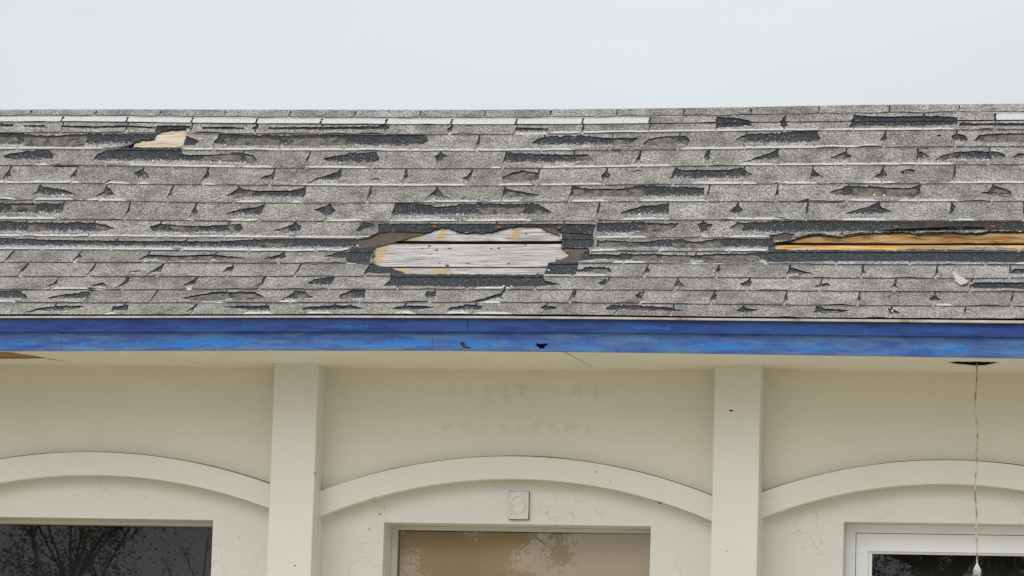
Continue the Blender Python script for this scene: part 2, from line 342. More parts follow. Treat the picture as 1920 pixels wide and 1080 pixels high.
# ------------------------------------------------------------------ damage survey of the roof
# K: code of the survey tile (5 across, 2 down), then the outline
TILES = {'A': (0, 195), 'B': (380, 195), 'C': (760, 195), 'D': (1140, 195), 'E': (1520, 195), 'a': (0, 395), 'b': (380, 395), 'c': (760, 395), 'd': (1140, 395), 'e': (1520, 395)}
def survey(txt):
    out = []
    for ln in txt.strip().splitlines():
        w = ln.split(); x0, y0 = TILES[w[0]]
        v = np.array([[float(q) for q in t.split(',')] for t in w[1:]])
        out.append(v/4.8+np.array([x0, y0]))
    return out
WOOD = survey('''
A 1165,370 1230,342 1290,320 1390,315 1400,290 1410,260 1480,237 1600,227 1680,225 1680,280 1660,330 1640,390 1400,392 1120,390
c -268,318 -234,311 -144,290 0,247 180,200 330,147 380,152 440,172 490,195 620,197 780,194 840,170 940,146 1050,135 1210,145 1270,180 1390,215 1405,260 1402,330 1480,380 1440,410 1360,430 1350,460 1290,465 1265,530 1230,570 1100,577 960,578 700,572 400,573 200,572 0,572 -14,553 -124,514 -200,500 -234,491 -279,470 -298,432 -280,395 -276,365
e -330,300 -150,262 0,215 120,222 250,240 350,218 450,205 700,195 830,190 970,210 1080,203 1250,198 1340,205 1530,210 1600,190 1900,190 2200,200 2500,205 2500,380 2200,372 1920,355 1780,352 1720,340 1500,338 1200,350 900,355 650,362 300,350 0,352 -190,358 -280,340 -330,318
''')
FELT = survey('''
c -435,263 -335,250 -240,200 -140,186 0,188 180,200 0,250 -144,295 -234,314 -270,325 -450,324
c 1210,145 1330,140 1410,195 1680,212 1685,222 1400,215 1270,180
c 1400,332 1655,335 1590,395 1560,465 1350,462 1360,428 1440,410 1480,380
d 1480,220 1600,195 1690,215 1640,272 1480,274
''')
# bare dark areas where whole shingles are gone (tabs are missing here in every course they cross)
BARE = survey('''
A 1010,440 1100,385 1640,392 1635,440
A 1670,285 1715,310 1800,345 1750,380 1640,385
A 1410,200 1715,203 1710,235 1690,230 1480,237 1400,262
c -245,120 0,118 500,120 1000,120 1440,122 1720,130 1690,215 1410,200 1330,140 1050,135 780,194 490,195 330,147 180,200 -240,200
b 1340,330 1560,325 1540,380 1510,440 1500,490 1300,470 1285,420
b 1510,480 1600,495 1810,545 1800,570 1640,580 1450,575
c -130,565 200,570 700,570 960,577 1240,572 1255,640 1400,675 1250,690 900,700 560,700 0,690 -200,690 -140,640
c 1408,215 1692,210 1680,330 1410,335
c 1290,462 1560,462 1548,545 1520,590 1240,588 1265,530
c 1560,400 1660,340 1655,400 1850,400 1840,440 1700,450 1560,470
d 1450,345 1920,350 2300,358 2800,362 4500,390 4500,490 2800,470 2300,468 1920,470 1700,478 1500,480 1420,460
d 1455,215 1490,215 1500,350 1440,350
c 955,575 948,620 892,742 868,762 700,822 640,832 634,845 625,835 640,822 700,805 860,752 935,618 943,575
C 470,272 520,262 590,285 530,272
C 690,272 735,284 700,278
D 40,425 110,417 112,427 50,430
E 940,412 1050,395 1070,405 960,412
D 1695,887 1800,864 1830,888 1700,891
a 210,487 330,495 220,493
a 1010,498 1110,496 1060,502
a 830,613 930,619 850,619
a 800,712 905,720 870,728 805,727
b 960,486 1080,481 1000,492
b 1120,362 1240,356 1150,367
d 690,387 712,378 718,402 700,396
e 1280,507 1380,503 1300,512
e 110,743 230,751 130,749
e 1380,890 1430,894 1425,906
A 470,568 530,552 580,563 740,570 560,572
C 500,867 540,845 548,851 515,872
D 1500,720 1590,706 1586,713 1510,724
E 0,884 290,884 290,892 0,891
d 995,98 1095,88 1100,94 1000,103
d 1480,78 1560,72 1620,92 1540,84
B 1150,910 1300,905 1300,912 1160,916
e 1480,655 1920,655 2200,660 2200,722 1920,720 1480,712 1430,690
''')
TEAR = survey('''
A 0,190 130,195 120,215 0,213
A 210,200 400,198 420,215 230,218
A 560,200 830,208 1150,200 1400,215 1400,235 1150,218 840,232 560,218
A -100,270 0,275 430,295 790,285 1400,290 1140,375 1030,400 750,400 0,395 -100,395
A 840,510 880,455 1000,425 1640,425 1640,470 1610,560 1300,555 1000,545 920,530
A 30,485 90,450 200,440 430,430 485,455 480,500 420,520 200,515 60,500
A 1600,450 1700,465 1880,465 2100,450 2200,452 2280,465 2320,520 2280,545 2150,555 1900,540 1700,550 1600,555
A 30,670 95,580 100,650 60,690 40,712
A 625,670 695,590 690,640 680,680 645,705
A 1205,630 1250,605 1290,595 1320,625 1350,680 1290,685 1245,712 1240,660
A 930,730 990,695 1050,688 1000,702 950,733
A 1825,695 1870,600 1888,640 1855,712
A 285,830 340,790 350,745 450,755 580,780 640,800 690,835 600,842 450,838 330,830
A 870,840 930,800 960,750 1000,780 1045,830 930,842 905,880 880,860
A 1500,855 1555,760 1550,800 1515,860
A -100,905 0,905 240,905 575,905 570,960 540,1025 400,1000 250,1000 -100,995
A 1125,1018 1170,918 1172,960 1150,1010
A 1700,1035 1750,930 1785,980 1740,1045
B 0,215 190,212 370,220 380,236 0,240
B 440,228 475,208 500,140 505,215 500,225 470,240
B 590,218 1000,215 1690,210 1680,235 1300,238 800,240 600,238
B 100,350 155,290 740,300 1310,295 1920,285 1990,285 2035,335 1990,375 1900,382 1800,400 1290,390 700,385 200,390 110,405
B 1085,495 1330,455 1560,450 1590,480 1590,520 1500,545 1350,535 1200,545 1130,530
B 920,570 925,520 970,445 972,460 945,530 935,580
B -20,720 25,640 45,600 60,620 30,690 10,725
B 520,690 545,665 640,635 650,605 655,620 640,680 612,735 600,690
B 930,735 1010,685 1250,605 1248,660 1210,730 1100,728
B 1500,695 1560,675 1625,690 1560,688
B 1795,705 1840,600 1852,660 1820,700
B 215,840 325,760 400,778 480,787 700,788 820,782 930,760 930,830 880,885 820,855 560,850 370,845 290,880 280,840
B 1472,882 1515,760 1522,800 1490,885
B 210,1000 280,970 400,945 550,925 530,1025 350,1022
B 1000,960 1060,935 1150,920 1200,965 1150,1010 1110,1022 1060,980
B 1700,1005 1730,915 1920,912 2100,930 2280,925 2440,915 3030,915 3160,990 3100,1010 2980,1000 2420,1010 2000,1015 1720,1012
C 375,230 420,205 430,150 432,215 410,250 385,290
C 1000,215 1290,230 1275,290 980,290
C 1585,280 1605,150 1612,215 1600,285
C 640,430 675,295 680,310 655,430
C 1140,355 1200,320 1260,305 1450,300 1680,300 1870,315 2080,312 2090,325 2040,360 1960,378 1860,382 1600,408 1330,412 1180,380
C 260,480 320,450 385,470 340,500 290,565 275,500
C 905,455 1230,458 1540,465 1600,460 1650,465 1695,520 1600,522 1500,560 1200,550 900,545 865,538 900,500
C 510,680 560,650 600,605 608,620 600,650 572,705
C 870,670 960,625 1060,610 1210,625 1200,700 1180,735 1140,705 1000,695 880,690
C 1765,650 1815,600 1845,650 1790,725 1770,690
C 200,845 290,760 320,800 350,840 400,852 280,852 250,888
C 890,765 960,780 1080,805 1210,825 1190,840 1000,848 900,852 868,885
C 1468,880 1500,760 1700,770 1920,772 2090,755 2330,755 2690,762 2690,870 2460,878 2200,852 1900,845 1520,842
C 1720,1015 1745,912 1752,930 1735,1015
D 245,535 290,440 305,440 290,510 310,540 270,585
D 305,375 370,325 480,300 600,297 690,295 730,320 745,345 710,385 640,378 500,375 360,388
D 985,120 1130,130 1270,170 1300,205 1100,217 1000,217 975,235 980,190
D 1145,335 1200,295 1260,280 1500,275 1870,265 1900,310 1880,350 1800,372 1500,375 1260,372 1215,350
D 880,440 905,438 918,500 890,555 868,490
D 1200,538 1300,505 1400,465 1525,425 1542,480 1520,522 1380,528 1250,532
D 560,682 600,595 760,602 1000,600 1220,590 1305,650 1240,667 1170,700 1000,695 920,705 780,692 580,702
D 180,620 260,603 320,606 260,613
D 1815,705 1843,580 1870,620 1915,650 1940,662 1860,667 1840,695
D 1500,832 1530,745 1540,820 1512,875
D 110,990 150,970 310,925 430,918 550,910 545,1025 300,1020 130,1012
D 1095,980 1165,908 1220,960 1150,1025
D 1775,1012 1800,908 1806,1000
D 1550,205 1585,120 1595,185 1640,200 1580,217
E 385,105 690,125 1010,115 1320,140 1320,192 1000,205 420,205 340,225 380,150
E 1340,180 2000,180 2000,208 1340,206
E -30,270 60,275 95,320 50,362 -20,370
E 625,335 670,268 692,320 680,352 650,352
E 1130,295 1160,280 1180,290 1150,305
E 1265,290 1320,275 1390,290 1418,330 1370,372 1310,372 1280,330
E 1465,342 1520,285 1700,272 2100,270 2100,355 1600,358
E 175,492 325,430 332,460 372,470 340,520 310,555 270,510
E 945,520 962,428 1000,435 1075,482 1000,520 948,565
E 1110,525 1180,470 1340,435 1500,430 1680,435 1750,465 1755,490 1600,522 1400,522 1250,522 1160,517
E 1810,490 1860,455 2100,450 2100,512 1850,500
E 565,662 620,640 650,580 692,655 640,690
E 800,620 870,590 940,605 930,640 830,642
E 1272,705 1292,590 1308,600 1292,705
E 165,800 330,750 600,755 840,765 990,745 985,862 930,847 600,845 380,847 200,822
E 1510,805 1590,800 1640,745 1740,768 1800,795 1815,845 1740,852 1640,832 1560,817
E 300,995 480,940 610,905 650,945 735,970 640,1000 560,1022 420,1012
E 1245,1005 1270,903 1308,930 1265,1015
a -100,108 0,110 240,115 860,118 950,135 1040,170 950,195 780,207 400,212 200,212 -100,210
a 1345,150 1440,125 1720,145 1920,140 2170,128 2192,180 2140,210 2000,217 1700,215 1500,232 1400,225
a -100,265 0,265 400,272 1000,280 1920,285 2300,278 2900,272 3290,263 3260,320 3240,335 2900,350 2300,350 1900,352 900,352 -100,347
a 40,465 75,420 110,380 102,420 60,465
a 655,455 720,400 742,430 690,470 660,482
a 1245,455 1330,400 1530,415 1940,405 2220,440 2100,447 1970,462 1920,462 1480,467 1280,460
a 165,602 190,540 240,500 218,560 180,605
a 780,592 850,500 835,550 798,605
a 1130,565 1200,553 1270,550 1280,560 1180,566
a 1320,587 1400,530 1480,490 1445,570 1400,582
a 420,692 480,665 520,628 522,670 470,702
a 1020,712 1100,670 1150,600 1165,650 1100,692
a 830,685 930,660 980,695 950,712 870,715
a 1655,677 1720,645 1762,620 1770,660 1690,722 1665,700
a -100,745 150,740 230,760 255,800 200,812 100,827 -100,812
a 410,805 500,775 640,755 800,743 822,770 740,802 560,817 480,802
a 1340,832 1410,735 1385,790
a 1640,800 1730,775 1920,745 2300,745 2400,800 2310,812 2100,817 2000,830 1780,832
a 225,927 350,890 500,865 770,868 690,895 560,915 400,927
a 1000,932 1020,870 1160,862 1150,912 1050,927
a 1670,922 1760,858 1772,875 1700,927
b 645,187 760,150 830,120 890,140 880,187 800,222 700,200
b 1380,192 1435,120 1480,128 1530,128 1548,150 1460,170 1400,202
b 530,442 640,420 735,393 752,430 690,472 600,452
b 1080,422 1340,370 1300,470 1290,440 1130,425
b 178,567 220,520 288,510 270,552 205,582
b 815,603 880,493 865,540 830,607
b 485,687 530,660 545,618 562,630 540,682 495,697
b 940,662 1000,630 1175,613 1150,692 1010,687
b 700,822 780,770 830,740 920,743 1000,795 850,802 760,817
b 1225,802 1240,765 1310,738 1460,733 1462,802 1390,822 1300,812
b 150,870 350,868 600,862 612,922 500,917 330,892
b 890,890 970,873 1180,863 1350,863 1470,895 1250,902 1080,932 950,922
b 1700,887 1820,863 2000,868 2110,880 1990,897 1800,922
c 1640,525 1830,525 1860,560 1800,592 1500,592 1520,545
c 1600,518 1790,518 1870,562 1780,540 1620,532
c 1735,662 1800,625 1818,640 1782,705
c 700,815 868,752 880,820 760,828 660,835
c 175,770 200,743 280,743 272,780 210,825
c 1505,792 1520,738 1548,738 1525,790
c 380,912 400,885 540,858 640,860 700,870 650,922 600,902 480,927
c 1208,887 1260,863 1380,880 1280,917
c 1800,892 1850,863 1900,866 2070,868 2380,878 2500,915 2270,917 1960,902 1830,907
d -100,125 240,120 640,125 600,160 500,202 250,202 200,235 -100,212
d 800,125 860,118 945,130 900,212 850,232 830,180
d 1090,165 1160,120 1480,115 1920,115 2300,120 2800,118 4500,118 4500,190 3300,185 1920,200 1480,215 1300,205
d -100,285 20,285 240,292 640,273 760,290 1100,270 1480,270 1480,347 1100,352 600,352 -100,340
d -50,412 140,403 430,403 640,410 1430,398 1452,482 1100,480 800,482 480,472 0,462
d 315,592 350,508 372,540 382,577 330,602
d 965,612 990,508 1018,540 985,602
d 1603,602 1630,518 1720,540 1842,580 1700,592 1640,602
d 595,712 640,633 692,702 620,712
d 1183,672 1270,633 1302,650 1255,720
d 1863,692 1920,673 1975,660 2000,690 1880,712
d 243,770 300,743 292,790 330,832 260,802
d 913,842 930,778 985,760 970,802
d 1580,852 1603,752 1625,817
d 1153,907 1220,873 1270,895 1360,898 1280,922 1200,937
d 1850,922 1890,878 1960,892 2170,905 2100,932 1940,942 1870,942
e 455,602 470,518 497,570 470,602
e 1120,612 1140,523 1155,570 1130,612
e 1780,587 1830,535 2100,530 2100,602 1830,607
e 35,690 95,678 80,732
e 718,702 770,648 770,690 802,705 740,717
e 398,852 440,758 458,822
e 1068,802 1120,768 1172,815 1110,855
e 1798,872 1810,778 1828,790
e 693,890 750,898 812,932 760,942 720,972
''')
TAN = survey('''
A 220,300 400,305 790,292 760,380 500,400 220,375
A -100,300 140,300 175,330 60,352 -100,370
A 1295,612 1348,678 1285,678
A 970,775 1035,825 955,830
A 110,912 330,912 320,960 150,968 100,950
B 10,470 180,455 350,468 330,512 150,508 10,500
B 385,462 440,470 492,522 400,540
B 195,310 480,308 700,322 690,370 480,372 220,372
B 760,312 1290,305 1280,367 1000,377 760,372
B 545,672 630,645 605,690
B 225,838 315,805 400,780 470,792 400,842 300,852
C 870,668 970,635 1060,620 1170,630 1140,690 1000,688
C 300,785 340,835 285,850
C 1540,475 1650,470 1690,518 1600,520
C 920,785 1100,820 1180,830 1000,845 910,845
C 1510,772 1700,775 1920,778 2080,765 2150,770 2140,845 1900,840 1520,840
C 640,935 1080,932 1040,988 700,992
C 1160,935 1245,985 1180,998
D 50,325 180,318 140,357 50,370
D 310,375 375,330 480,305 620,300 610,372 360,385
D 665,310 735,345 700,380
D 1150,332 1200,300 1240,300 1215,348
D 1240,600 1298,650 1245,660
E 190,492 320,437 300,482 270,502
E 1140,517 1190,472 1330,442 1250,490 1200,515
E 1000,442 1065,480 1010,500
E 1520,292 1700,280 2100,276 2100,350 1600,352
E 175,800 290,768 270,830 200,820
E 385,762 600,760 840,770 950,760 940,842 600,842 385,842
E 840,595 930,608 920,636 840,636
E 1655,765 1740,775 1795,800 1640,800
E 1680,825 1810,830 1740,850
E 330,990 480,945 560,925 430,975
a 260,128 410,122 410,170 340,190 250,190
a 872,128 1030,168 930,195 862,190
a 1530,140 1800,152 1700,192 1560,182
a 1400,422 1530,420 1900,412 1900,457 1480,460
a 480,778 600,765 520,800
a 1660,798 1740,778 1920,750 2060,748 2030,800 1900,825 1790,828
a 2090,800 2100,752 2280,750 2390,800 2300,808
a 570,872 760,872 690,893 590,905
a 350,892 480,870 460,905
b 230,135 275,130 290,180 245,205
b 660,185 760,152 780,190 740,200
b 500,292 850,300 700,332 520,332
b 30,415 100,410 60,445
b 130,410 300,440 200,442 130,445
b 840,748 920,748 990,793 860,798
b 1235,800 1250,768 1320,745 1350,760 1340,810
c 1645,528 1825,530 1800,568 1700,560
c 1730,290 1900,285 2100,290 2100,335 1760,342
d 260,130 600,130 520,192 290,192
d 1095,162 1170,125 1225,130 1205,180
d 890,150 940,135 900,205
d 580,292 760,295 1010,287 1020,345 590,347
d 30,292 200,297 225,325 40,340
d 210,410 430,410 470,465 230,462
d 480,410 740,410 740,470 500,468
d 850,408 1350,405 1370,470 860,475
d 640,640 685,698 640,700
d 1700,545 1830,578 1720,588
d 130,880 380,890 400,905 150,898
e 100,900 260,905 200,928 90,935
A 950,770 1000,790 990,815 950,825
''')
CUTS = {
 0: [-61, 60.4, 182, 303, 424.8, 545.6, 668.5, 790, 911, 1034, 1158, 1283.7, 1408.7, 1535.8, 1668, 1798, 1928, 2060],
 1: [-4, 117.7, 239.6, 361.5, 483, 604, 725.8, 848.5, 970, 1094, 1219, 1345, 1472, 1602, 1732, 1866, 1998],
 3: [-80, 43, 166, 289, 411, 534, 654, 777, 900, 1022, 1149, 1275, 1400, 1532, 1660, 1793, 1925, 2058],
 4: [-38, 85, 208, 333, 457, 582, 705, 827, 950, 1077, 1202, 1330, 1458, 1587, 1721, 1855, 1988],
 5: [-105, 19.8, 144.8, 268.8, 391, 515.4, 640, 763, 886, 1012, 1138, 1267, 1396, 1524, 1656.5, 1791, 1926, 2060],
 6: [-50, 75, 200, 325, 447.7, 573.7, 696.7, 820, 947.5, 1073.5, 1198, 1330.6, 1458.7, 1591, 1725, 1861.7, 1996],
 7: [-131, -5, 120, 244, 369, 496, 619.6, 742, 870, 996, 1124.6, 1253.5, 1384, 1515, 1649, 1784.6, 1920, 2054],
 8: [-77, 49, 177, 302, 430, 553, 679, 805, 931, 1058, 1188, 1318, 1448, 1582, 1718, 1855, 1990],
 9: [-38, 90, 219, 350, 476, 602, 729, 855, 985, 1113, 1242, 1373, 1502, 1640, 1776, 1912, 2048],
 10: [-105, 23, 150, 279, 405, 532, 661, 790, 915, 1045, 1175, 1306, 1440, 1572, 1709, 1850, 1988],
 11: [-78, 50, 177, 305, 436, 563, 693, 820, 950, 1080, 1214.6, 1348, 1481.7, 1618.5, 1757.5, 1895, 2033],
 12: [-22, 108, 240, 368, 495.6, 625, 753, 884, 1010, 1141, 1271, 1406, 1541, 1680, 1822, 1962],
 13: [-92, 38, 170, 293, 423, 553, 683, 814, 943, 1075, 1206, 1340, 1475, 1612, 1753, 1899, 2040],
 14: [-26, 104, 232, 367, 498, 627, 759, 892, 1024, 1160, 1263, 1394, 1532.5, 1672, 1811, 1953]}
CUTS[2] = CUTS[1]
# stretches where a tab stops short of its course line and the unweathered strip beneath shows
PALE = {2: [(1027, 1540), (1540, 1794)], 3: [(-120, 200), (338, 1077), (1275, 1650)], 4: [(65, 95), (240, 445), (450, 515), (573, 693), (916, 942), (1013, 1263), (1385, 1456), (1456, 1790)],
 5: [(-20, 155), (190, 245), (258, 284), (378, 407), (563, 877), (930, 1003), (1010, 1132), (1294, 1423), (1448, 1532), (1616, 1682), (1722, 1742), (1776, 1960)],
 6: [(-60, 33), (60, 140), (160, 242), (440, 497), (546, 568), (683, 698), (790, 900), (915, 980), (1068, 1142), (1196, 1328), (1588, 1647), (1682, 1800)],
 7: [(-100, 108), (346, 367), (426, 490), (611, 686), (738, 860), (868, 1000), (1163, 1258), (1360, 1478), (1575, 1666), (1784, 1830)],
 8: [(-100, 553), (553, 728), (1113, 1215), (1315, 1334), (1367, 1444), (1910, 2060)],
 9: [(-100, 330), (335, 660), (1105, 1160), (1230, 1248), (1355, 1442)],
 10: [(1145, 1215), (1900, 2060)], 11: [(1018, 1140)], 12: [(95, 170), (888, 960)], 13: [(-40, 30), (375, 412), (520, 560), (1198, 1215), (1750, 1790)], 14: [(196, 220), (455, 510), (575, 625), (742, 778), (835, 880), (890, 960)]}

RG = random.Random(7)
def inpoly(P, poly):
    x, y = P[:, 0], P[:, 1]; r = np.zeros(len(P), bool); n = len(poly)
    for i in range(n):
        x0, y0 = poly[i]; x1, y1 = poly[(i+1) % n]
        if y0 == y1: continue
        c = ((y0 > y) != (y1 > y)) & (x < (x1-x0)*(y-y0)/(y1-y0)+x0); r ^= c
    return r
def rough(poly, step=4., amp=.8, seed=0.):
    """resample an outline and make it ragged"""
    out = []; n = len(poly)
    for i in range(n):
        a, b = poly[i], poly[(i+1) % n]; L = np.hypot(*(b-a)); k = max(1, int(L/step))
        for j in range(k):
            q = a+(b-a)*j/k
            d = mnoise.noise((q[0]*.17+seed, q[1]*.17, 3.1)), mnoise.noise((q[0]*.17+seed, q[1]*.17, 9.7))
            e = mnoise.noise((q[0]*.5+seed, q[1]*.5, 5.1)), mnoise.noise((q[0]*.5, q[1]*.5+seed, 1.7))
            out.append(q+np.array([d[0]*amp+e[0]*amp*.8, d[1]*amp+e[1]*amp*.8]))
    return np.array(out)
TEAR = [rough(p, 4, 1.0, i*1.3) for i, p in enumerate(TEAR)]
BARE = [rough(p, 4, .7, i*2.1) for i, p in enumerate(BARE)]
WOOD = [rough(p, 3, 1.5, i*3.7) for i, p in enumerate(WOOD)]
FELT = [rough(p, 5, .5, i*3.1) for i, p in enumerate(FELT)]
TAN = [rough(p, 4, 1.4, i*1.9) for i, p in enumerate(TAN)]
def snap_tops():
    for i, p in enumerate(TEAR):
        k = row_of(p); s, r = uv_of(p); h = 33 if k > 2 and k < 9 else 24
        d = np.clip((r-k)*h, 0, 20); w = np.clip((7-d)/4, 0, 1)
        TEAR[i] = np.stack([p[:, 0], np.where(r > k-.5, p[:, 1]-(d+2.)*w, p[:, 1])], 1)
bb = lambda p: (p[:, 0].min(), p[:, 1].min(), p[:, 0].max(), p[:, 1].max())
def touches(a, b): return a[0] < b[2] and b[0] < a[2] and a[1] < b[3] and b[1] < a[3]
def row_of(p):
    s, r = uv_of(np.array([[(p[:, 0].min()+p[:, 0].max())/2, (p[:, 1].min()+p[:, 1].max())/2]])); return int(r[0])
TR = [row_of(p) for p in TEAR]; snap_tops(); TBB = [bb(p) for p in TEAR]; BBB = [bb(p) for p in BARE]; WBB = [bb(p) for p in WOOD]; FBB = [bb(p) for p in FELT]

def sheet(outer, holes, grid=(14, 8), extra=()):
    """triangulate a ragged sheet: outer outline minus holes, with inner points to bend"""
    V = [tuple(p) for p in outer]; E = [(i, (i+1) % len(V)) for i in range(len(V))]
    ob = bb(outer)
    for h in list(holes)+list(extra):
        n = len(V); V += [tuple(p) for p in h]; E += [(n+i, n+(i+1) % len(h)) for i in range(len(h))]
    gx = np.arange(ob[0]+grid[0]*.5, ob[2], grid[0]); gy = np.arange(ob[1]+grid[1]*.5, ob[3], grid[1])
    if len(gx) and len(gy):
        G = np.stack(np.meshgrid(gx, gy), -1).reshape(-1, 2); V += [tuple(p) for p in G]
    v, e, f, *_ = delaunay_2d_cdt([Vector(p) for p in V], E, [], 0, 1e-4)
    P = np.array([tuple(q) for q in v]); T = np.array([list(q) for q in f])
    if not len(T): return None
    c = P[T].mean(1); k = inpoly(c, outer)
    for h in holes: k &= ~inpoly(c, h)
    a = P[T]; ar = (a[:, 1, 0]-a[:, 0, 0])*(a[:, 2, 1]-a[:, 0, 1])-(a[:, 1, 1]-a[:, 0, 1])*(a[:, 2, 0]-a[:, 0, 0])
    k &= np.abs(ar) > 1e-3
    T = T[k]
    if not len(T): return None
    ar = ar[k]; T[ar > 0] = T[ar > 0][:, ::-1]                    # face up
    u, inv = np.unique(T, return_inverse=True); return P[u], inv.reshape(T.shape)
def pieces(P, T):
    """connected pieces of a torn sheet, crumbs dropped"""
    par = list(range(len(P)))
    def find(a):
        while par[a] != a: par[a] = par[par[a]]; a = par[a]
        return a
    for t in T:
        a = find(t[0])
        for q in t[1:]: par[find(q)] = a
    rt = np.array([find(t[0]) for t in T]); out = []
    for c in np.unique(rt):
        t = T[rt == c]; a = P[t]; ar = np.abs((a[:, 1, 0]-a[:, 0, 0])*(a[:, 2, 1]-a[:, 0, 1])-(a[:, 1, 1]-a[:, 0, 1])*(a[:, 2, 0]-a[:, 0, 0])).sum()/2
        if ar < 45: continue
        u, inv = np.unique(t, return_inverse=True); out.append((P[u], inv.reshape(t.shape)))
    return out
def slab(name, P, T, top, thick, mats, row, parent, attr=None, kind=None, pale=None):
    """P photo pixels, top(P, s, rho) height of the upper face; makes a closed slab on the roof"""
    s, rho = uv_of(P); h = top(P, s, rho); n = len(P)
    V = np.concatenate([roofpt(s, rho, h), roofpt(s, rho, h-thick)])
    cnt = {}
    for t in T:
        for a, b in ((t[0], t[1]), (t[1], t[2]), (t[2], t[0])): cnt[(a, b)] = 1
    side = [(a, b) for (a, b) in cnt if (b, a) not in cnt]
    Fc = [tuple(map(int, t)) for t in T]+[tuple(int(q)+n for q in t[::-1]) for t in T]+[(int(b), int(a), int(a)+n, int(b)+n) for a, b in side]
    mi = [0]*len(T)+[1]*(len(T)+len(side))
    uvs = np.stack([s, rho-row], 1); uvs = np.concatenate([uvs, uvs])
    me = mesh(name, V, Fc, mats, mi, uvs)
    if attr is not None:
        a = me.attributes.new('bare', 'FLOAT', 'FACE'); v = np.zeros(len(Fc), np.float32); v[:len(T)] = attr(P[T].mean(1)); a.data.foreach_set('value', v)
    if pale is not None: me.attributes.new('pale', 'FLOAT', 'POINT').data.foreach_set('value', np.concatenate([pale, pale]).astype(np.float32))
    return link(name, me, parent, kind)

HOUSE = link('house', None, label='cream painted house with storm damaged grey shingle roof and blue fascia', cat='house')
HOUSE.empty_display_size = .5; HOUSE.location = (-2.9, D+.6, 0)
X0, X1 = -9.6, 3.4                                               # ends of the house
def child(o):                                                   # world-space mesh under the house's Empty
    o.location = -Vector(HOUSE.location); return o
# roof body: back slope, gable ends, and the dark deck space under the sheets
nz_ = 60; xs = np.linspace(X0, X1, nz_)
ridge = roofpt(xs, np.zeros(nz_), -.055); brk = roofpt(xs, np.full(nz_, 9.), -.055); eav = roofpt(xs, np.full(nz_, 15.), -.045)
rbk = ridge.copy(); rbk[:, 1] += 1.9; rbk[:, 2] -= 1.7
ebk = ridge.copy(); ebk[:, 1] += 2.7; ebk[:, 2] -= 1.75
V = np.concatenate([eav, brk, ridge, rbk, ebk]); Fc = []
for r in range(4):
    for i in range(nz_-1): Fc.append((r*nz_+i, r*nz_+i+1, (r+1)*nz_+i+1, (r+1)*nz_+i))
ROOF = child(link('roof', mesh('roof', V, Fc, [M_HOLE, M_TAB], [0]*(2*(nz_-1))+[1]*(2*(nz_-1))), HOUSE))
CH = .0115; TT = .0036
FX = lambda: (-115, 2035)
def row_line(k, x0, x1, step=12, off=0.):
    s, _ = uv_of(np.array([[x0, YB[k if k < 16 else 15].mean()], [x1, YB[k if k < 16 else 15].mean()]]))
    ss = np.linspace(s[0], s[1], max(2, int((x1-x0)/step))); return ss
# --- roof boards seen through the holes
def board(r0, r1, x0, x1, m, wav=0., stains=()):
    (sa, sb), _ = uv_of(np.array([[x0, 440.], [x1, 440.]])); n = 140
    ss = np.linspace(sa, sb, n); V = []
    prof = [(r0+.03, -.004), (r0+.05, 0), ((r0+r1)/2, .0), (r1-.02, 0), (r1-.01, -.0015), (r1-.01, -.02), (r0+.03, -.02)]
    for rr, h in prof:
        w = np.array([mnoise.noise((q*1.7, rr*.3, 2.)) for q in ss])*.03
        V.append(roofpt(ss, rr+w, h+wav*np.array([mnoise.noise((q*.9, rr*3, 7.)) for q in ss])))
    m_ = len(prof); V = np.concatenate(V); Fc = [(j*n+i, j*n+i+1, ((j+1) % m_)*n+i+1, ((j+1) % m_)*n+i) for j in range(m_) for i in range(n-1)]
    Fc = [f[::-1] for f in Fc]
    mi = [1 if 4 <= j <= 5 else 0 for j in range(m_) for i in range(n-1)]  # lower edge and underside painted dark, as the shade in the board gap
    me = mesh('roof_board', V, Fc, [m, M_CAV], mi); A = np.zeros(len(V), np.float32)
    PX = px_of(ss, np.full(n, (r0+r1)/2))[:, 0]; st = sum([1.1*np.exp(-((PX-c_)/w_)**2) for c_, w_ in stains], np.zeros(n)) if stains else np.zeros(n)
    me.attributes.new('stain', 'FLOAT', 'POINT').data.foreach_set('value', np.tile(st, m_).astype(np.float32))
    return link('roof_board', me, ROOF)
def rho_at(x, y): return float(uv_of(np.array([[x, y]], float))[1][0])
jA, jB, jC = rho_at(300, 273.8), rho_at(900, 449.6), rho_at(900, 496.5); jD = rho_at(1700, 453)
board(1.6, jA, 190, 420, M_WCREAM); board(jA+.12, 5.5, 190, 420, M_WCREAM)
board(6.6, jB-.06, 620, 1200, M_WGREY, stains=[(778, 22), (836, 8), (974, 9)]); board(jB+.11, jC-.02, 620, 1200, M_WGREY, .002, [(712, 12)]); board(jC+.04, 12.6, 620, 1200, M_WGREY, stains=[(742, 30), (822, 26)])
board(6.6, jD-.07, 1400, 2080, M_WBROWN, .006); board(jD+.07, 11.4, 1400, 2080, M_WORANGE, .003)
# --- felt sheets
def felt_sheet(pts, holes):
    out = rough(np.array(pts, float), 12, 1.)
    r = sheet(out, holes, (20, 14))
    slab('felt_sheet', r[0], r[1], lambda P, s, q: .0045+0*s, .002, [M_FELT, M_EDGE], 0, ROOF)
felt_sheet([(200, 236), (400, 236), (400, 300), (200, 300)], [WOOD[0]])
felt_sheet([(640, 412), (1150, 412), (1150, 535), (640, 535)], [WOOD[1]])
felt_sheet([(1410, 412), (2060, 412), (2060, 492), (1410, 492)], [WOOD[2]])
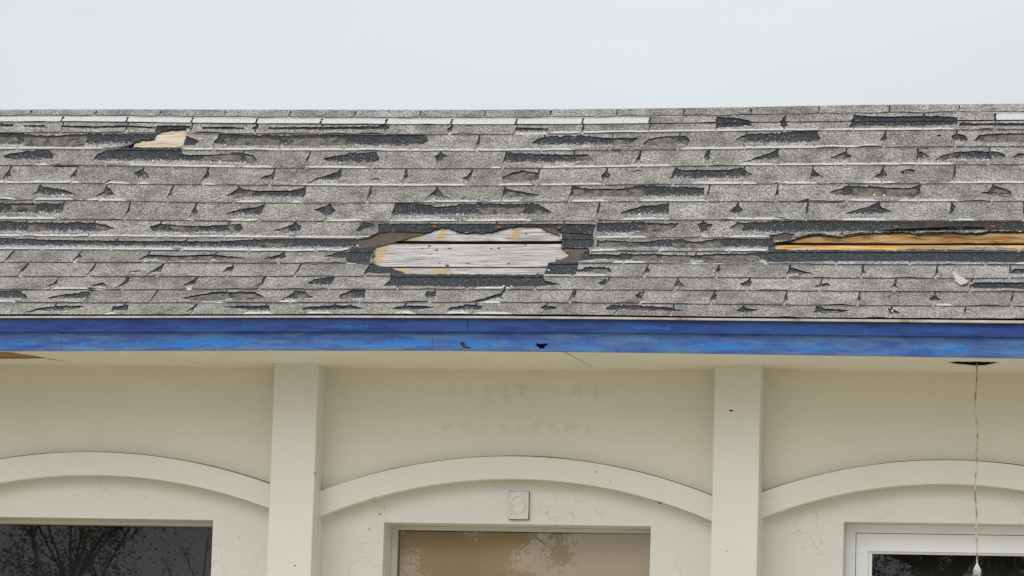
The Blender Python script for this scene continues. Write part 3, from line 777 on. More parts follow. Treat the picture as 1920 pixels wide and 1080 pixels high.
# --- exposed underlayer, one strip per course
HOLES = [WOOD[i] for i in range(3)]+FELT
def base_row(k):
    ss = row_line(k, *FX()); a = px_of(ss, np.full(len(ss), k-.0 if k else 0.)); b_ = px_of(ss, np.full(len(ss), float(k+1)))
    if k: a = px_of(ss, np.full(len(ss), k-.05))
    out = np.concatenate([a, b_[::-1]])
    bx = bb(out); holes = [h for h in HOLES if touches(bb(h), bx)]
    bare = [h for h, q in zip(BARE, BBB) if touches(q, bx)]
    r = sheet(out, holes, (26, 13), bare)
    def at(c):
        v = np.zeros(len(c))
        for h in bare: v[inpoly(c, h)] = .62
        if k == 1: v[:] = .6
        if k == 0: v[(c[:, 0] > 1280) & (c[:, 0] < 1795)] = .25
        return v
    slab('shingle_underlayer', r[0], r[1], lambda P, s, q: CH-TT+TT*np.clip(q-k, -.1, 1), TT*.8, [M_BASE, M_EDGE], k, ROOF, at)
for k in range(15): base_row(k)
# --- the tabs
def pale_amount(k, x):
    v = 0.
    for a, b_ in PALE.get(k, []):
        if a < x < b_: v = max(v, min(1., (x-a)/10, (b_-x)/10))
    return v
def smooth_n(*a): return mnoise.noise(a)
def tab(k, xa, xb):
    sm_, _ = uv_of(np.array([[xa, YB[k].mean()], [xb, YB[k].mean()]])); sa, sb = sm_
    gap = .0060 if k else .005
    if k == 1: gap = .008
    dk = RG.random()
    n = 30; ss = np.linspace(sa+gap*.6, sb-gap*.6, n)
    top = px_of(ss, np.full(n, float(k)+(.0 if k else .0)))
    tb = []
    for s in ss:
        x = float(px_of(np.array([s]), np.array([k+1.]))[0, 0]); p = pale_amount(k, x)
        t = 1.0+.012*smooth_n(s*14, k*1.7, 5.)-.004
        if k == 14: t += .05
        if k == 0: t = 1.0+.10*smooth_n(s*9, 0, 8.)-.10
        tb.append(k+t)
    bot = px_of(ss, np.array(tb))
    nl = 6; rr = np.linspace(k, tb[0], nl+1)[1:-1]; rl = np.linspace(k, tb[-1], nl+1)[1:-1]
    jit = .0034
    left = px_of(np.array([sa+gap*.6+jit*smooth_n(q*4, sa*7, 1.)*1.6 for q in rr]), rr); right = px_of(np.array([sb-gap*.6+jit*smooth_n(q*4, sb*7, 4.)*1.6 for q in rl]), rl)
    out = np.concatenate([top, right, bot[::-1], left[::-1]])
    bx = bb(out)
    holes = [h for h, r, q in zip(TEAR, TR, TBB) if (r == k or (r < 3 and k < 3 and abs(r-k) <= 1)) and touches(q, bx)]
    holes += [h for h, q in zip(BARE, BBB) if touches(q, bx)]+[h for h, q in zip(WOOD+FELT, WBB+FBB) if touches(q, bx)]
    if k == 1: holes = [h for h in holes if bb(h)[2] > 1340 or bb(h)[0] > 1200]
    r = sheet(out, holes, (11, 7))
    if r is None: return
    ph = RG.random()*50; curl = RG.random()**3
    near = [q for q, rr_ in zip(TBB, TR) if rr_ == k+1]
    def h(P, s, q):
        t = np.clip(q-k, 0, 1); v = CH-.0012+(TT+.0012)*t
        lift = np.array([max(0, abs(smooth_n(a*7+ph, k*2.2, 3.))-.28) for a in s])*.016*(.3+1.5*curl)*np.clip((t-.55)/.45, 0, 1)**1.5
        for b0 in near: lift += .0014*np.clip((t-.7)/.3, 0, 1)*((P[:, 0] > b0[0]) & (P[:, 0] < b0[2]))
        rip = np.array([smooth_n(a*16, b*5, ph) for a, b in zip(s, q)])*.0011*np.clip(t*5, 0, 1)*np.clip((1.02-t)*8, .15, 1)
        # lips round the tears curl up
        lip = 0
        for hh in holes:
            d = np.min(np.hypot(P[:, None, 0]-hh[None, :, 0], P[:, None, 1]-hh[None, :, 1]), 1)
            lip = np.maximum(lip, .0032*np.clip(1-d/6, 0, 1)*np.clip(t*4, 0.2, 1))
        v = v+np.minimum(lift, .011)+rip+lip
        if k == 0: v = v+.001
        return v
    fresh = k == 1 and (xb < 1290 or xa > 1790)
    full = {2: .24}.get(k, .135 if k < 9 else .17)
    for P_, T_ in pieces(*r): slab('shingle', P_, T_, h, .0022, [M_FRESH if fresh else M_TAB, M_EDGE], k, ROOF, pale=np.array([pale_amount(k, x)*full for x in P_[:, 0]]))
NT = 0
for k in range(15):
    c = CUTS[k]
    for a, b_ in zip(c[:-1], c[1:]):
        if b_ < -60 or a > 1975: continue
        tab(k, a, b_); NT += 1
# --- torn backing left on the underlayer
def flat(P, s, q): return CH-TT+TT*(q-np.floor(q))+.0011
for p in TAN:
    r = sheet(p, HOLES if touches(bb(p), (600, 400, 2000, 530)) else [], (20, 20))
    if r is None: continue
    k = row_of(p)
    slab('torn_backing', r[0], r[1], lambda P, s, q: CH-TT+TT*np.clip(q-k, 0, 1)+.0011, .001, [M_TAN, M_EDGE], k, ROOF)
# --- curled felt flaps over the long hole, pale flap lower right
def flap(pts, hs, m, name='felt_flap'):
    P = np.array(pts, float)/4.8+np.array([1520, 395]); s, rho = uv_of(P); V = roofpt(s, rho, np.array(hs)); n = len(V)
    V2 = roofpt(s, rho, np.array(hs)-.002); c = V.mean(0); c2 = V2.mean(0)
    V = np.concatenate([V, V2, [c], [c2]])
    Fc = [(i, 2*n, (i+1) % n) for i in range(n)]+[(i+n, (i+1) % n+n, 2*n+1) for i in range(n)]+[(i, (i+1) % n, (i+1) % n+n, i+n) for i in range(n)]
    return link(name, mesh(name, V, Fc, m), ROOF)
flap([(60, 212), (290, 170), (290, 215), (400, 195), (455, 200), (440, 212), (250, 240), (120, 222)], [.012, .020, .018, .018, .012, .010, .006, .010], M_FELT)
flap([(600, 185), (760, 155), (880, 130), (930, 118), (960, 125), (1240, 122), (1300, 150), (1380, 165), (1570, 172), (1560, 178), (1260, 178), (960, 186), (780, 180)], [.012, .014, .018, .024, .024, .022, .024, .022, .020, .030, .032, .028, .020], M_FELT2)
flap([(960, 190), (1260, 186), (1330, 190), (1260, 204), (1180, 200), (975, 212), (930, 200)], [.01, .014, .012, .008, .008, .010, .010], M_FELT)
flap([(1380, 165), (1570, 128), (1610, 108), (1625, 150), (1760, 170), (1860, 188), (1700, 186), (1600, 180), (1560, 205), (1500, 213), (1340, 196)], [.022, .022, .026, .022, .020, .016, .014, .016, .012, .010, .012], M_FELT2)
flap([(1280, 555), (1330, 590), (1420, 660), (1402, 690), (1350, 692), (1305, 650)], [.014, .017, .024, .030, .022, .018], M_PALE, 'torn_shingle_flap')
# --- nails and dabs of sealant
def dab(x, y, m, r=.006, h=.010, nm='nail_head', hex_=8):
    s, rho = uv_of(np.array([[x, y]])); c = Vector(roofpt(s, rho, h)[0]); a = S2 if rho[0] > 9 else S1
    n = Vector((0, -math.sin(a), math.cos(a))); u = Vector((1, 0, 0)); w = n.cross(u)
    V = [c+(u*math.cos(q)*r*(1+.25*RG.random())+w*math.sin(q)*r) for q in [2*math.pi*i/hex_ for i in range(hex_)]]
    V2 = [v-n*.003 for v in V]; V = V+V2+[c+n*.0015]
    Fc = [(i, (i+1) % hex_, 2*hex_) for i in range(hex_)]+[(i+hex_, (i+1) % hex_+hex_, (i+1) % hex_, i) for i in range(hex_)]
    link(nm, mesh(nm, V, Fc, m), ROOF)
def many(txt, m, r, h, nm):
    for p in survey(txt):
        for x, y in p: dab(x, y, m, r, h, nm)
many('''A 835,220 1380,215 440,385 640,828 245,208
B 765,232 1310,238 1380,236 1540,400 1625,408 545,850 610,852 272,1022
C 1258,240 1490,408 1570,408 1190,535 1247,542 1155,840 1770,838 255,1008
D 1563,380 895,685 493,832 207,1007
E 683,190 1297,196 1258,510 1330,517
a 478,190 130,337 1660,205 1712,187 1325,347 1462,465 572,805
b 152,343 768,338 1718,185 1480,430 1810,565
c 285,688 1525,460 1420,330 1665,195 1730,198
d 490,203 1425,342 1480,342 1738,195
e 490,473 1855,480''', M_RUST2, .0042, .0125, 'nail_head')
many('''A 1378,516 1898,530 568,822 648,828 287,997
B 75,528 1240,535 1290,535 210,1020
C 843,998 1848,385
D 1235,203 1300,208 935,690 283,1000
E 572,822 662,826
a 288,38 420,323 1390,345 500,806
b 1392,318
c 885,682 955,686 1290,538
d 1622,468
e 1885,187 735,905 1448,660''', M_SEAL, .0048, .0128, 'sealant_dab')
many('''c 265,160 380,515 1385,170 840,165
e 775,163 1185,163 1640,158''', M_RUST, .0085, .022, 'nail_head')
many('''c 467,195 1085,195 152,325 772,325 307,458 928,458 560,460 1080,290''', M_RUST, .0042, .0025, 'nail_head')
many('''c 280,335 398,322 840,320 215,300 1190,552''', M_KNOT, .0065, .0012, 'knot')
# --- the roof beyond the surveyed stretch: plain courses
def field(sa, sb, nm):
    V, Fc = [], []
    for k in range(15):
        cuts = [sa]
        while cuts[-1] < sb-.32: cuts.append(cuts[-1]+.3048*(.5 if (len(cuts) == 1 and k % 2) else 1))
        cuts.append(sb)
        for a, b_ in zip(cuts[:-1], cuts[1:]):
            ss = np.array([a+.003, b_-.003]); n = len(V)
            for rr, h in ((k, CH), (k+.99, CH+TT)): V += list(roofpt(ss, np.full(2, float(rr)), h))
            V += list(roofpt(ss, np.full(2, k+.99), CH-.002))
            Fc += [(n+2, n+3, n+1, n), (n+4, n+5, n+3, n+2)]
    ss = np.linspace(sa, sb, 30); n = len(V); V += list(roofpt(ss, np.zeros(30), CH-TT)); V += list(roofpt(ss, np.full(30, 9.), CH-TT)); V += list(roofpt(ss, np.full(30, 15.), CH-TT))
    Fc += [(n+j*30+i+30, n+j*30+i+31, n+j*30+i+1, n+j*30+i) for j in range(2) for i in range(29)]
    link('shingle_course', mesh('shingle_course', V, Fc, M_TAB), ROOF, 'stuff')
(sL, sR), _ = uv_of(np.array([[-62., 420], [1990., 420]]))
field(X0, float(sL)-.04, 'l'); field(float(sR)+.10, X1, 'r')

# ------------------------------------------------------------------ eave: drip edge, fascia boards, soffit
def line_at(tab_, x): return float(np.interp(x, [p[0] for p in tab_], [p[1] for p in tab_]))
def band(name, xa, xb, top, bot, Y, th, m, flare=0., holes=None, ext=(None, None), par=HOUSE, uvr=True):
    """a horizontal strip of the eave between two surveyed lines, with real thickness"""
    n = max(3, int((xb-xa)/18)); V = []; U = []
    xs_ = np.linspace(xa, xb, n)
    cols = []
    for x in xs_:
        a = wp(x, line_at(top, x), Y); b_ = wp(x, line_at(bot, x), Y)
        cols.append((a, b_))
    if ext[0] is not None: d = cols[0]; cols.insert(0, (Vector((ext[0], Y, d[0].z)), Vector((ext[0], Y, d[1].z))))
    if ext[1] is not None: d = cols[-1]; cols.append((Vector((ext[1], Y, d[0].z)), Vector((ext[1], Y, d[1].z))))
    for a, b_ in cols:
        q = [(a.x, Y, a.z), (a.x*.18+b_.x*.82, Y, a.z*.18+b_.z*.82), (b_.x, Y-flare, b_.z), (b_.x, Y-flare+th, b_.z), (a.x, Y+th, a.z)]
        V += q; U += [(a.x, 1), (a.x, .15), (a.x, 0), (a.x, 0), (a.x, 1)]
    Fc = []
    for i in range(len(cols)-1):
        for j in range(5): Fc.append((i*5+j, i*5+(j+1) % 5, (i+1)*5+(j+1) % 5, (i+1)*5+j))
    Fc += [tuple(range(4, -1, -1)), tuple(range((len(cols)-1)*5, len(cols)*5))]
    o = link(name, mesh(name, V, Fc, m, uvs=U), par)
    return child(o) if par is HOUSE else o
L0 = [(-100, 595.4), (0, 595.6), (640, 594.6), (900, 595.2), (1140, 597), (1340, 599.5), (1700, 602), (1920, 604), (2050, 605.5)]
L1 = [(-100, 598.6), (0, 597.6), (640, 596.8), (900, 597.8), (1140, 599.6), (1340, 602), (1700, 605.3), (1920, 607.4), (2050, 609)]
L2 = [(-100, 622.7), (0, 622.5), (640, 621.8), (1023, 622.9), (1280, 625.2), (1600, 629), (1920, 633), (2050, 635)]
L3 = [(-100, 657.8), (0, 657.6), (500, 656.4), (800, 656.6), (1050, 659), (1280, 661.6), (1600, 666.3), (1920, 671.4), (2050, 673.5)]
up = lambda L, d: [(x, y+d) for x, y in L]
band('drip_edge', -130, 2050, up(L0, -2.9), up(L1, -1.7), D-.020, .03, M_DRIP, 0, ext=(X0, X1))
band('fascia_cap', -130, 876.4, up(L1, 0.2), L2, D-.003, .02, M_BLUE_UP, .012, ext=(X0, None))
band('fascia_cap', 877.4, 2050, up(L1, 0.2), L2, D-.0015, .02, M_BLUE_UP, .012, ext=(None, X1))
# lower board with two rotted holes
def fascia_board(xa, xb, Y, ext, chips):
    cols_top = [np.array([x, line_at(L2, x)-2.]) for x in np.linspace(xa, xb, max(2, int((xb-xa)/16)))]
    cols_bot = [np.array([x, line_at(L3, x)]) for x in np.linspace(xb, xa, max(2, int((xb-xa)/16)))]
    out = np.array(cols_top+cols_bot); r = sheet(out, chips, (24, 12))
    P, T = r; A = [wp(x, y, Y) for x, y in P]; B_ = [v+Vector((0, .018, 0)) for v in A]; n = len(A); cnt = {}
    for t in T:
        for a, b_ in ((t[0], t[1]), (t[1], t[2]), (t[2], t[0])): cnt[(int(a), int(b_))] = 1
    side = [(a, b_) for a, b_ in cnt if (b_, a) not in cnt]
    Fc = [tuple(map(int, t)) for t in T]+[tuple(int(q)+n for q in t[::-1]) for t in T]+[(b_, a, a+n, b_+n) for a, b_ in side]
    U = [(v.x, (line_at(L3, x)-y)/35) for v, (x, y) in zip(A, P)]
    V = A+B_; U = U+U
    if ext is not None:
        e = xa if ext < -5 else xb; n0 = len(V)
        a, b_ = wp(e, line_at(L2, e)-2, Y), wp(e, line_at(L3, e), Y)
        v, f = box(min(ext, a.x), Y, b_.z, max(ext, a.x), Y+.018, a.z); V += [Vector(q) for q in v]; U += [(q[0], (q[2]-b_.z)/(a.z-b_.z)) for q in v]; Fc += [tuple(i+n0 for i in q) for q in f]
    return child(link('fascia_board', mesh('fascia_board', V, Fc, M_BLUE_LO, uvs=U), HOUSE))
chipA = rough(np.array([(1004, 643), (1012, 645), (1024, 643.5), (1028, 646), (1020, 650), (1022, 653), (1012, 654), (1006, 649)], float), 3, .8)
chipB = rough(np.array([(863, 645), (866, 641), (871, 643), (876, 650), (884, 652), (880, 654), (868, 653)], float), 3, .8)
fascia_board(-130, 114.2, D+.004, X0, []); fascia_board(115.0, 811.5, D+.0055, None, []); fascia_board(812, 2050, D+.0045, X1, [chipA, chipB])
v, f = box(wp(995, 650, D).x, D+.026, EAVE-.12, wp(1036, 650, D).x, D+.04, EAVE-.04); child(link('fascia_backing', mesh('fascia_backing', v, f, M_HOLE), HOUSE))
v, f = box(wp(855, 650, D).x, D+.024, EAVE-.12, wp(890, 650, D).x, D+.04, EAVE-.04); child(link('fascia_backing', mesh('fascia_backing', v, f, M_RAW), HOUSE))
YF = D+.445; YU = YF+.155; YL = YF+.18; YA = YF+.107               # column front, upper panel, lower wall, arch front
L4 = [(-100, 683.5), (0, 684), (150, 686), (400, 689), (512, 690.5), (640, 691), (760, 692.6), (1200, 694.4), (1340, 693.5), (1440, 691.5), (1600, 696.5), (1800, 699.5), (1920, 700.5), (2050, 702)]
# soffit sheet with its two openings
def soffit():
    xs_ = np.linspace(-130, 2050, 120)
    P = [np.array([x, line_at(L3, x)-.8]) for x in xs_]+[np.array([x, line_at(L4, x)]) for x in xs_[::-1]]
    h1 = rough(np.array([(-160, 659.5), (20, 660.2), (45, 664), (78, 669.5), (92, 672), (60, 673), (-160, 673.5)], float), 6, .5)
    h2 = rough(np.array([(1773, 680), (1790, 678), (1831, 678), (1874, 678.8), (1861, 683), (1845, 686), (1825, 686), (1800, 683.6)], float), 4, .5)
    r = sheet(np.array(P), [h1, h2], (20, 6)); PP, T = r
    V, W_ = [], []
    for x, y in PP:
        y0, y1 = line_at(L3, x)-.8, line_at(L4, x); a = wp(x, y0, D+.014); b_ = wp(x, y1, YU+.004)
        # intersect the view ray with the sloping segment from a to b_
        d = FW+RX*((x-960)/F)-UX*((y-540)/F)
        ny, nz2 = -(b_.z-a.z), (b_.y-a.y); kk = (ny*a.y+nz2*(a.z-CZ))/(ny*d.y+nz2*d.z)
        V.append(Vector((d.x*kk, d.y*kk, CZ+d.z*kk)))
    n = len(V); V2 = [v+Vector((0, 0, .003)) for v in V]; cnt = {}
    for t in T:
        for a, b_ in ((t[0], t[1]), (t[1], t[2]), (t[2], t[0])): cnt[(int(a), int(b_))] = 1
    side = [(a, b_) for a, b_ in cnt if (b_, a) not in cnt]
    Fc = [tuple(map(int, t)) for t in T]+[tuple(int(q)+n for q in t[::-1]) for t in T]+[(b_, a, a+n, b_+n) for a, b_ in side]
    child(link('soffit', mesh('soffit', V+V2, Fc, M_SOFFIT), HOUSE))
    z0 = wp(960, 660, D).z
    for xa, xb, sg in ((X0, wp(-130, 660, D).x+.01, 0), (wp(2050, 673, D).x-.01, X1, 1)):
        zz = wp(-100, 658, D).z if sg == 0 else wp(2050, 673.5, D).z
        v, f = box(xa, D+.02, zz-.002, xb, YU+.01, zz+.01); child(link('soffit', mesh('soffit', v, f, M_SOFFIT), HOUSE))
soffit()
def sof_pt(x, y):
    a = wp(x, line_at(L3, x)-.8, D+.014); b_ = wp(x, line_at(L4, x), YU+.004); d = FW+RX*((x-960)/F)-UX*((y-540)/F)
    ny, nz2 = -(b_.z-a.z), (b_.y-a.y); k = (ny*a.y+nz2*(a.z-CZ))/(ny*d.y+nz2*d.z); return Vector((d.x*k, d.y*k, CZ+d.z*k))
child(link('soffit_seam', mesh('soffit_seam', *tube([sof_pt(1058, 659.5), sof_pt(1080, 671), sof_pt(1112, 688.5)], [.0022, .0018, .001], 5), M_GRIME), HOUSE))
child(link('soffit_seam', mesh('soffit_seam', *tube([sof_pt(90, 672), sof_pt(105, 674.5), sof_pt(121, 677.5)], [.003, .002, .001], 5), M_GRIME), HOUSE))
zs = EAVE-.14
v, f = box(wp(-160, 660, D+.2).x-.3, D+.03, sof_pt(40, 667).z+.008, wp(110, 660, D+.2).x, YU, sof_pt(40, 667).z+.02); child(link('eave_hole_backing', mesh('eave_hole_backing', v, f, M_RAW), HOUSE))
v, f = box(wp(1700, 680, D+.2).x, D+.03, sof_pt(1825, 682).z+.012, wp(1960, 680, D+.2).x, YU, sof_pt(1825, 682).z+.03); child(link('eave_hole_backing', mesh('eave_hole_backing', v, f, M_HOLE), HOUSE))  # black box gives the soffit hole its dark inside, in place of shade

# ------------------------------------------------------------------ wall, columns, arches
ZT = EAVE-.10
def x_of(x, y, Y): return wp(x, y, Y).x
def circ(p0, p1, p2):
    (ax, ay), (bx, by), (cx, cy) = p0, p1, p2; d = 2*(ax*(by-cy)+bx*(cy-ay)+cx*(ay-by))
    ux = ((ax*ax+ay*ay)*(by-cy)+(bx*bx+by*by)*(cy-ay)+(cx*cx+cy*cy)*(ay-by))/d; uy = ((ax*ax+ay*ay)*(cx-bx)+(bx*bx+by*by)*(ax-cx)+(cx*cx+cy*cy)*(bx-ax))/d
    return ux, uy, math.hypot(ax-ux, ay-uy)
XZ = lambda x, y, Y: (wp(x, y, Y).x, wp(x, y, Y).z)
cl0, cl1 = x_of(514, 700, YF), x_of(596.2, 700, YF); cr0, cr1 = x_of(1340.2, 700, YF), x_of(1427.7, 700, YF)
per = ((cr0-cl0)+(cr1-cl1))/2; cw = ((cl1-cl0)+(cr1-cr0))/2
cols = [cl0-per*2, cl0-per, cl0, cr0, cr0+per]
bays = []
for i, c0 in enumerate(cols):
    x0, x1 = c0, c0+cw
    if c0+cw > X1: break
    bv = .004
    poly = [(x0+bv, YF), (x1-bv, YF), (x1, YF+bv), (x1, YL-.001), (x0, YL-.001), (x0, YF+bv)]
    V = []; zn = 24
    for j in range(zn+1):
        z = ZT*j/zn; w = .0012*mnoise.noise((x0, z*4, 0))
        V += [(px_+w, py_+w*.5, z) for px_, py_ in poly]
    Fc = [(j*6+k_, j*6+(k_+1) % 6, (j+1)*6+(k_+1) % 6, (j+1)*6+k_) for j in range(zn) for k_ in range(6)]+[tuple(range(zn*6, zn*6+6))]
    child(link('column', mesh('column', V, Fc, M_TRIM), HOUSE))
# arch curves measured in the middle bay and in its neighbours
def arc(p, Y): return circ(*[XZ(x, y, Y) for x, y in p])
ARC = {2: ([(601, 920), (965, 855.5), (1336, 930)], [(602, 967), (960, 897.5), (1336, 977)]),
       1: ([(480, 898.5), (190, 847.8), (0, 861)], [(480, 944), (190, 890.5), (0, 905)]),
       3: ([(1440, 918.5), (1765, 862.8), (1920, 874)], [(1440, 966), (1765, 907), (1920, 919.5)])}
openz = XZ(398, 975, YL)[1], XZ(970, 983, YL)[1], XZ(1580, 978, YL)[1]
OPEN = {1: (x_of(398.6, 1000, YL)-1.165, x_of(398.6, 1000, YL), openz[0]), 2: (x_of(719.5, 1000, YL), x_of(1220, 1000, YL), openz[1]), 3: (x_of(1581.5, 1000, YL), x_of(1581.5, 1000, YL)+1.165, openz[2])}
bx_ = {0: (cols[0]+cw, cols[1]), 1: (cols[1]+cw, cols[2]), 2: (cols[2]+cw, cols[3]), 3: (cols[3]+cw, cols[4])}
SILL = .95
for i, (xa, xb) in bx_.items():
    j = i if i in ARC else 1
    co = arc(ARC[j][0], YA); ci = arc(ARC[j][1], YA); sh = 0. if i in ARC else (xa-bx_[1][0])
    n = 48; xx = np.linspace(xa+.0005, xb-.0005, n)
    zc = lambda c, x: c[1]+math.sqrt(max(0, c[2]**2-(x-sh-c[0])**2))
    mid = [(zc(co, x)+zc(ci, x))/2 for x in xx]
    poly = [(x, zc(co, x)) for x in xx]+[(x, zc(ci, x)) for x in xx[::-1]]
    V, Fc = extrude(poly[::-1], YA, YL-.0005); Fc = Fc[2:]
    for q in range(n-1): Fc += [(2*n-1-q, q, q+1, 2*n-2-q)] if False else []
    m_ = 2*n                                                     # face strips between the two curves
    idx = lambda o_, q: (m_-1-q) if o_ else q                    # in reversed poly: index 0..n-1 = inner curve left..right
    for q in range(n-1): Fc.append((q, q+1, m_-2-q, m_-1-q))
    child(link('arch_moulding', mesh('arch_moulding', V, Fc, M_TRIM), HOUSE))
    jv = []
    for x in xx: jv += [(x, YA+.020, zc(co, x)-.0005), (x, YA+.020, zc(co, x)+.0042+.003*max(0, mnoise.noise((x*3, i, 2.))+.2)), (x, YU-.0005, zc(co, x)+.006)]
    child(link('joint_gap', mesh('joint_gap', jv, [(3*q+a_, 3*q+3+a_, 3*q+4+a_, 3*q+1+a_) for q in range(n-1) for a_ in (0, 1)], M_GRIME), HOUSE))
    # upper panel: fine grid so that the ghost of old lettering can be worn into its paint
    nx_, nz3 = (260, 90) if i == 2 else (60, 24)
    gx = np.linspace(xa, xb, nx_); V = []; sm_ = []
    for r_ in range(nz3+1):
        for x in gx:
            zb = (zc(co, x)+zc(ci, x))/2; z = zb+(ZT-zb)*r_/nz3
            V.append((x, YU+.0008*mnoise.noise((x*5, z*5, 1.)), z))
            v = 0.
            if i == 2:
                pass
            sm_.append((x, z))
    Fc = [(r_*nx_+q, r_*nx_+q+1, (r_+1)*nx_+q+1, (r_+1)*nx_+q) for r_ in range(nz3) for q in range(nx_-1)]
    me = mesh('upper_panel', V, Fc, M_UPPER, smooth=True)
    at_ = me.attributes.new('smudge', 'FLOAT', 'POINT'); val = np.zeros(len(V), np.float32)
    if i == 2:
        A = np.array(V); PX, PY = project(A[:, 0], A[:, 1], A[:, 2])
        rg = random.Random(3)
        for row_y, xs_, st in ((735, [848, 879, 915, 947, 981, 1008, 1043, 1083, 1115], [.35, .2, .4, .5, .75, .25, .2, .65, .35]), (803, [838, 874, 907, 941, 975, 1006, 1038, 1072, 1105], [.6, .4, .3, .4, .25, .4, .5, .6, .3])):
            for x, a in zip(xs_, st):
                for _ in range(4):
                    ox, oy = x+rg.uniform(-8, 8), row_y+rg.uniform(-9, 9); rx_, ry_ = rg.uniform(3, 8), rg.uniform(3, 9)
                    val = np.maximum(val, a*.8*np.exp(-((PX-ox)/rx_)**2-((PY-oy)/ry_)**2))
    at_.data.foreach_set('value', val.astype(np.float32)); child(link('upper_panel', me, HOUSE))
    # lower wall with its window opening
    if i in OPEN: oa, ob_, oz = OPEN[i]
    else: w_ = OPEN[1]; oa, ob_, oz = w_[0]+sh, w_[1]+sh, w_[2]
    RD = .17
    xg = [xa-cw*.5, oa, ob_, xb+cw*.5]; zg = [0, SILL, oz, ZT]
    V, Fc = [], []
    for z in zg:
        for x in xg: V.append((x, YL, z))
    for r_ in range(3):
        for q in range(3):
            if r_ == 1 and q == 1: continue
            Fc.append((r_*4+q, r_*4+q+1, (r_+1)*4+q+1, (r_+1)*4+q))
    n0 = len(V)
    V += [(oa, YL+RD, SILL), (ob_, YL+RD, SILL), (ob_, YL+RD, oz), (oa, YL+RD, oz)]
    c4 = [5, 6, 10, 9]
    for q in range(4): Fc.append((c4[q], c4[(q+1) % 4], n0+(q+1) % 4, n0+q))
    child(link('lower_wall', mesh('lower_wall', V, Fc, M_STUCCO), HOUSE))
    # window: frame, pane, room or blind
    white = i == 3
    Yf = YL+RD-(.006 if not white else .07)
    win = child(link('window', mesh('window', *extrude([(oa+.0005, SILL), (oa+.0005, oz-.0005), (ob_-.0005, oz-.0005), (ob_-.0005, SILL)], YL+RD+.30, YL+RD+.31), M_ROOM), HOUSE))
    def ring(a, b_, z0, z1, w, wt, y0, y1, nm, m):
        parts = [box(a, y0, z0, a+w, y1, z1), box(b_-w, y0, z0, b_, y1, z1), box(a+w, y0, z1-wt, b_-w, y1, z1), box(a+w, y0, z0, b_-w, y1, z0+w)]
        return link(nm, mesh(nm, *join(parts), m), win)
    e = .001
    if white:
        f0 = .041; ring(oa+e, ob_-e, SILL, oz-e, f0, .036, Yf, Yf+.07, 'frame', M_ALU)
        a1, b1, z1 = oa+f0+.0035, ob_-f0-.0035, oz-.036-.0035
        ring(a1, b1, SILL+f0, z1, .050, .074, Yf+.012, Yf+.06, 'sash', M_ALU)
        a2, b2, z2 = a1+.050, b1-.050, z1-.074
        ring(a2, b2, SILL+f0+.05, z2, .016, .010, Yf+.026, Yf+.05, 'glazing_bead', M_ALU)
        gy = Yf+.04
    else:
        wt = .016 if i == 2 else .015
        ring(oa+e, ob_-e, SILL, oz-e, .024 if i == 2 else .006, wt, Yf-(.03 if i == 1 else 0), Yf+.05, 'frame', M_FRAME)
        a2, b2, z2 = oa+.024, ob_-.006, oz-wt
        gy = Yf+.02
    v, f = box(oa+.004, gy, SILL+.01, ob_-.004, gy+.004, oz-.004)
    if white: v, f = box(a2-.004, gy, SILL+.05, b2+.004, gy+.004, z2+.004)
    link('pane', mesh('pane', [v[q] for q in (0, 1, 5, 4)], [(0, 1, 2, 3)], M_GLASS[i]), win)
    if i == 2:
        n = 40; bxs = np.linspace(oa+.03, ob_-.012, n); V = []
        for z in (SILL+.02, oz-.02, ): V += [(x, gy+.02+.004*math.sin(x*9), z) for x in bxs]
        link('blind', mesh('blind', V, [(q, q+1, n+q+1, n+q) for q in range(n-1)], M_BLIND, smooth=True), win)
    # dark panel close behind the pane stands in for the unlit room
    v, f = box(oa-.02, gy+.12, SILL-.1, ob_+.02, gy+.14, oz+.1)
    link('dark_room_panel' if i != 2 else 'room_wall', mesh('room', v, f, M_ROOM), win)
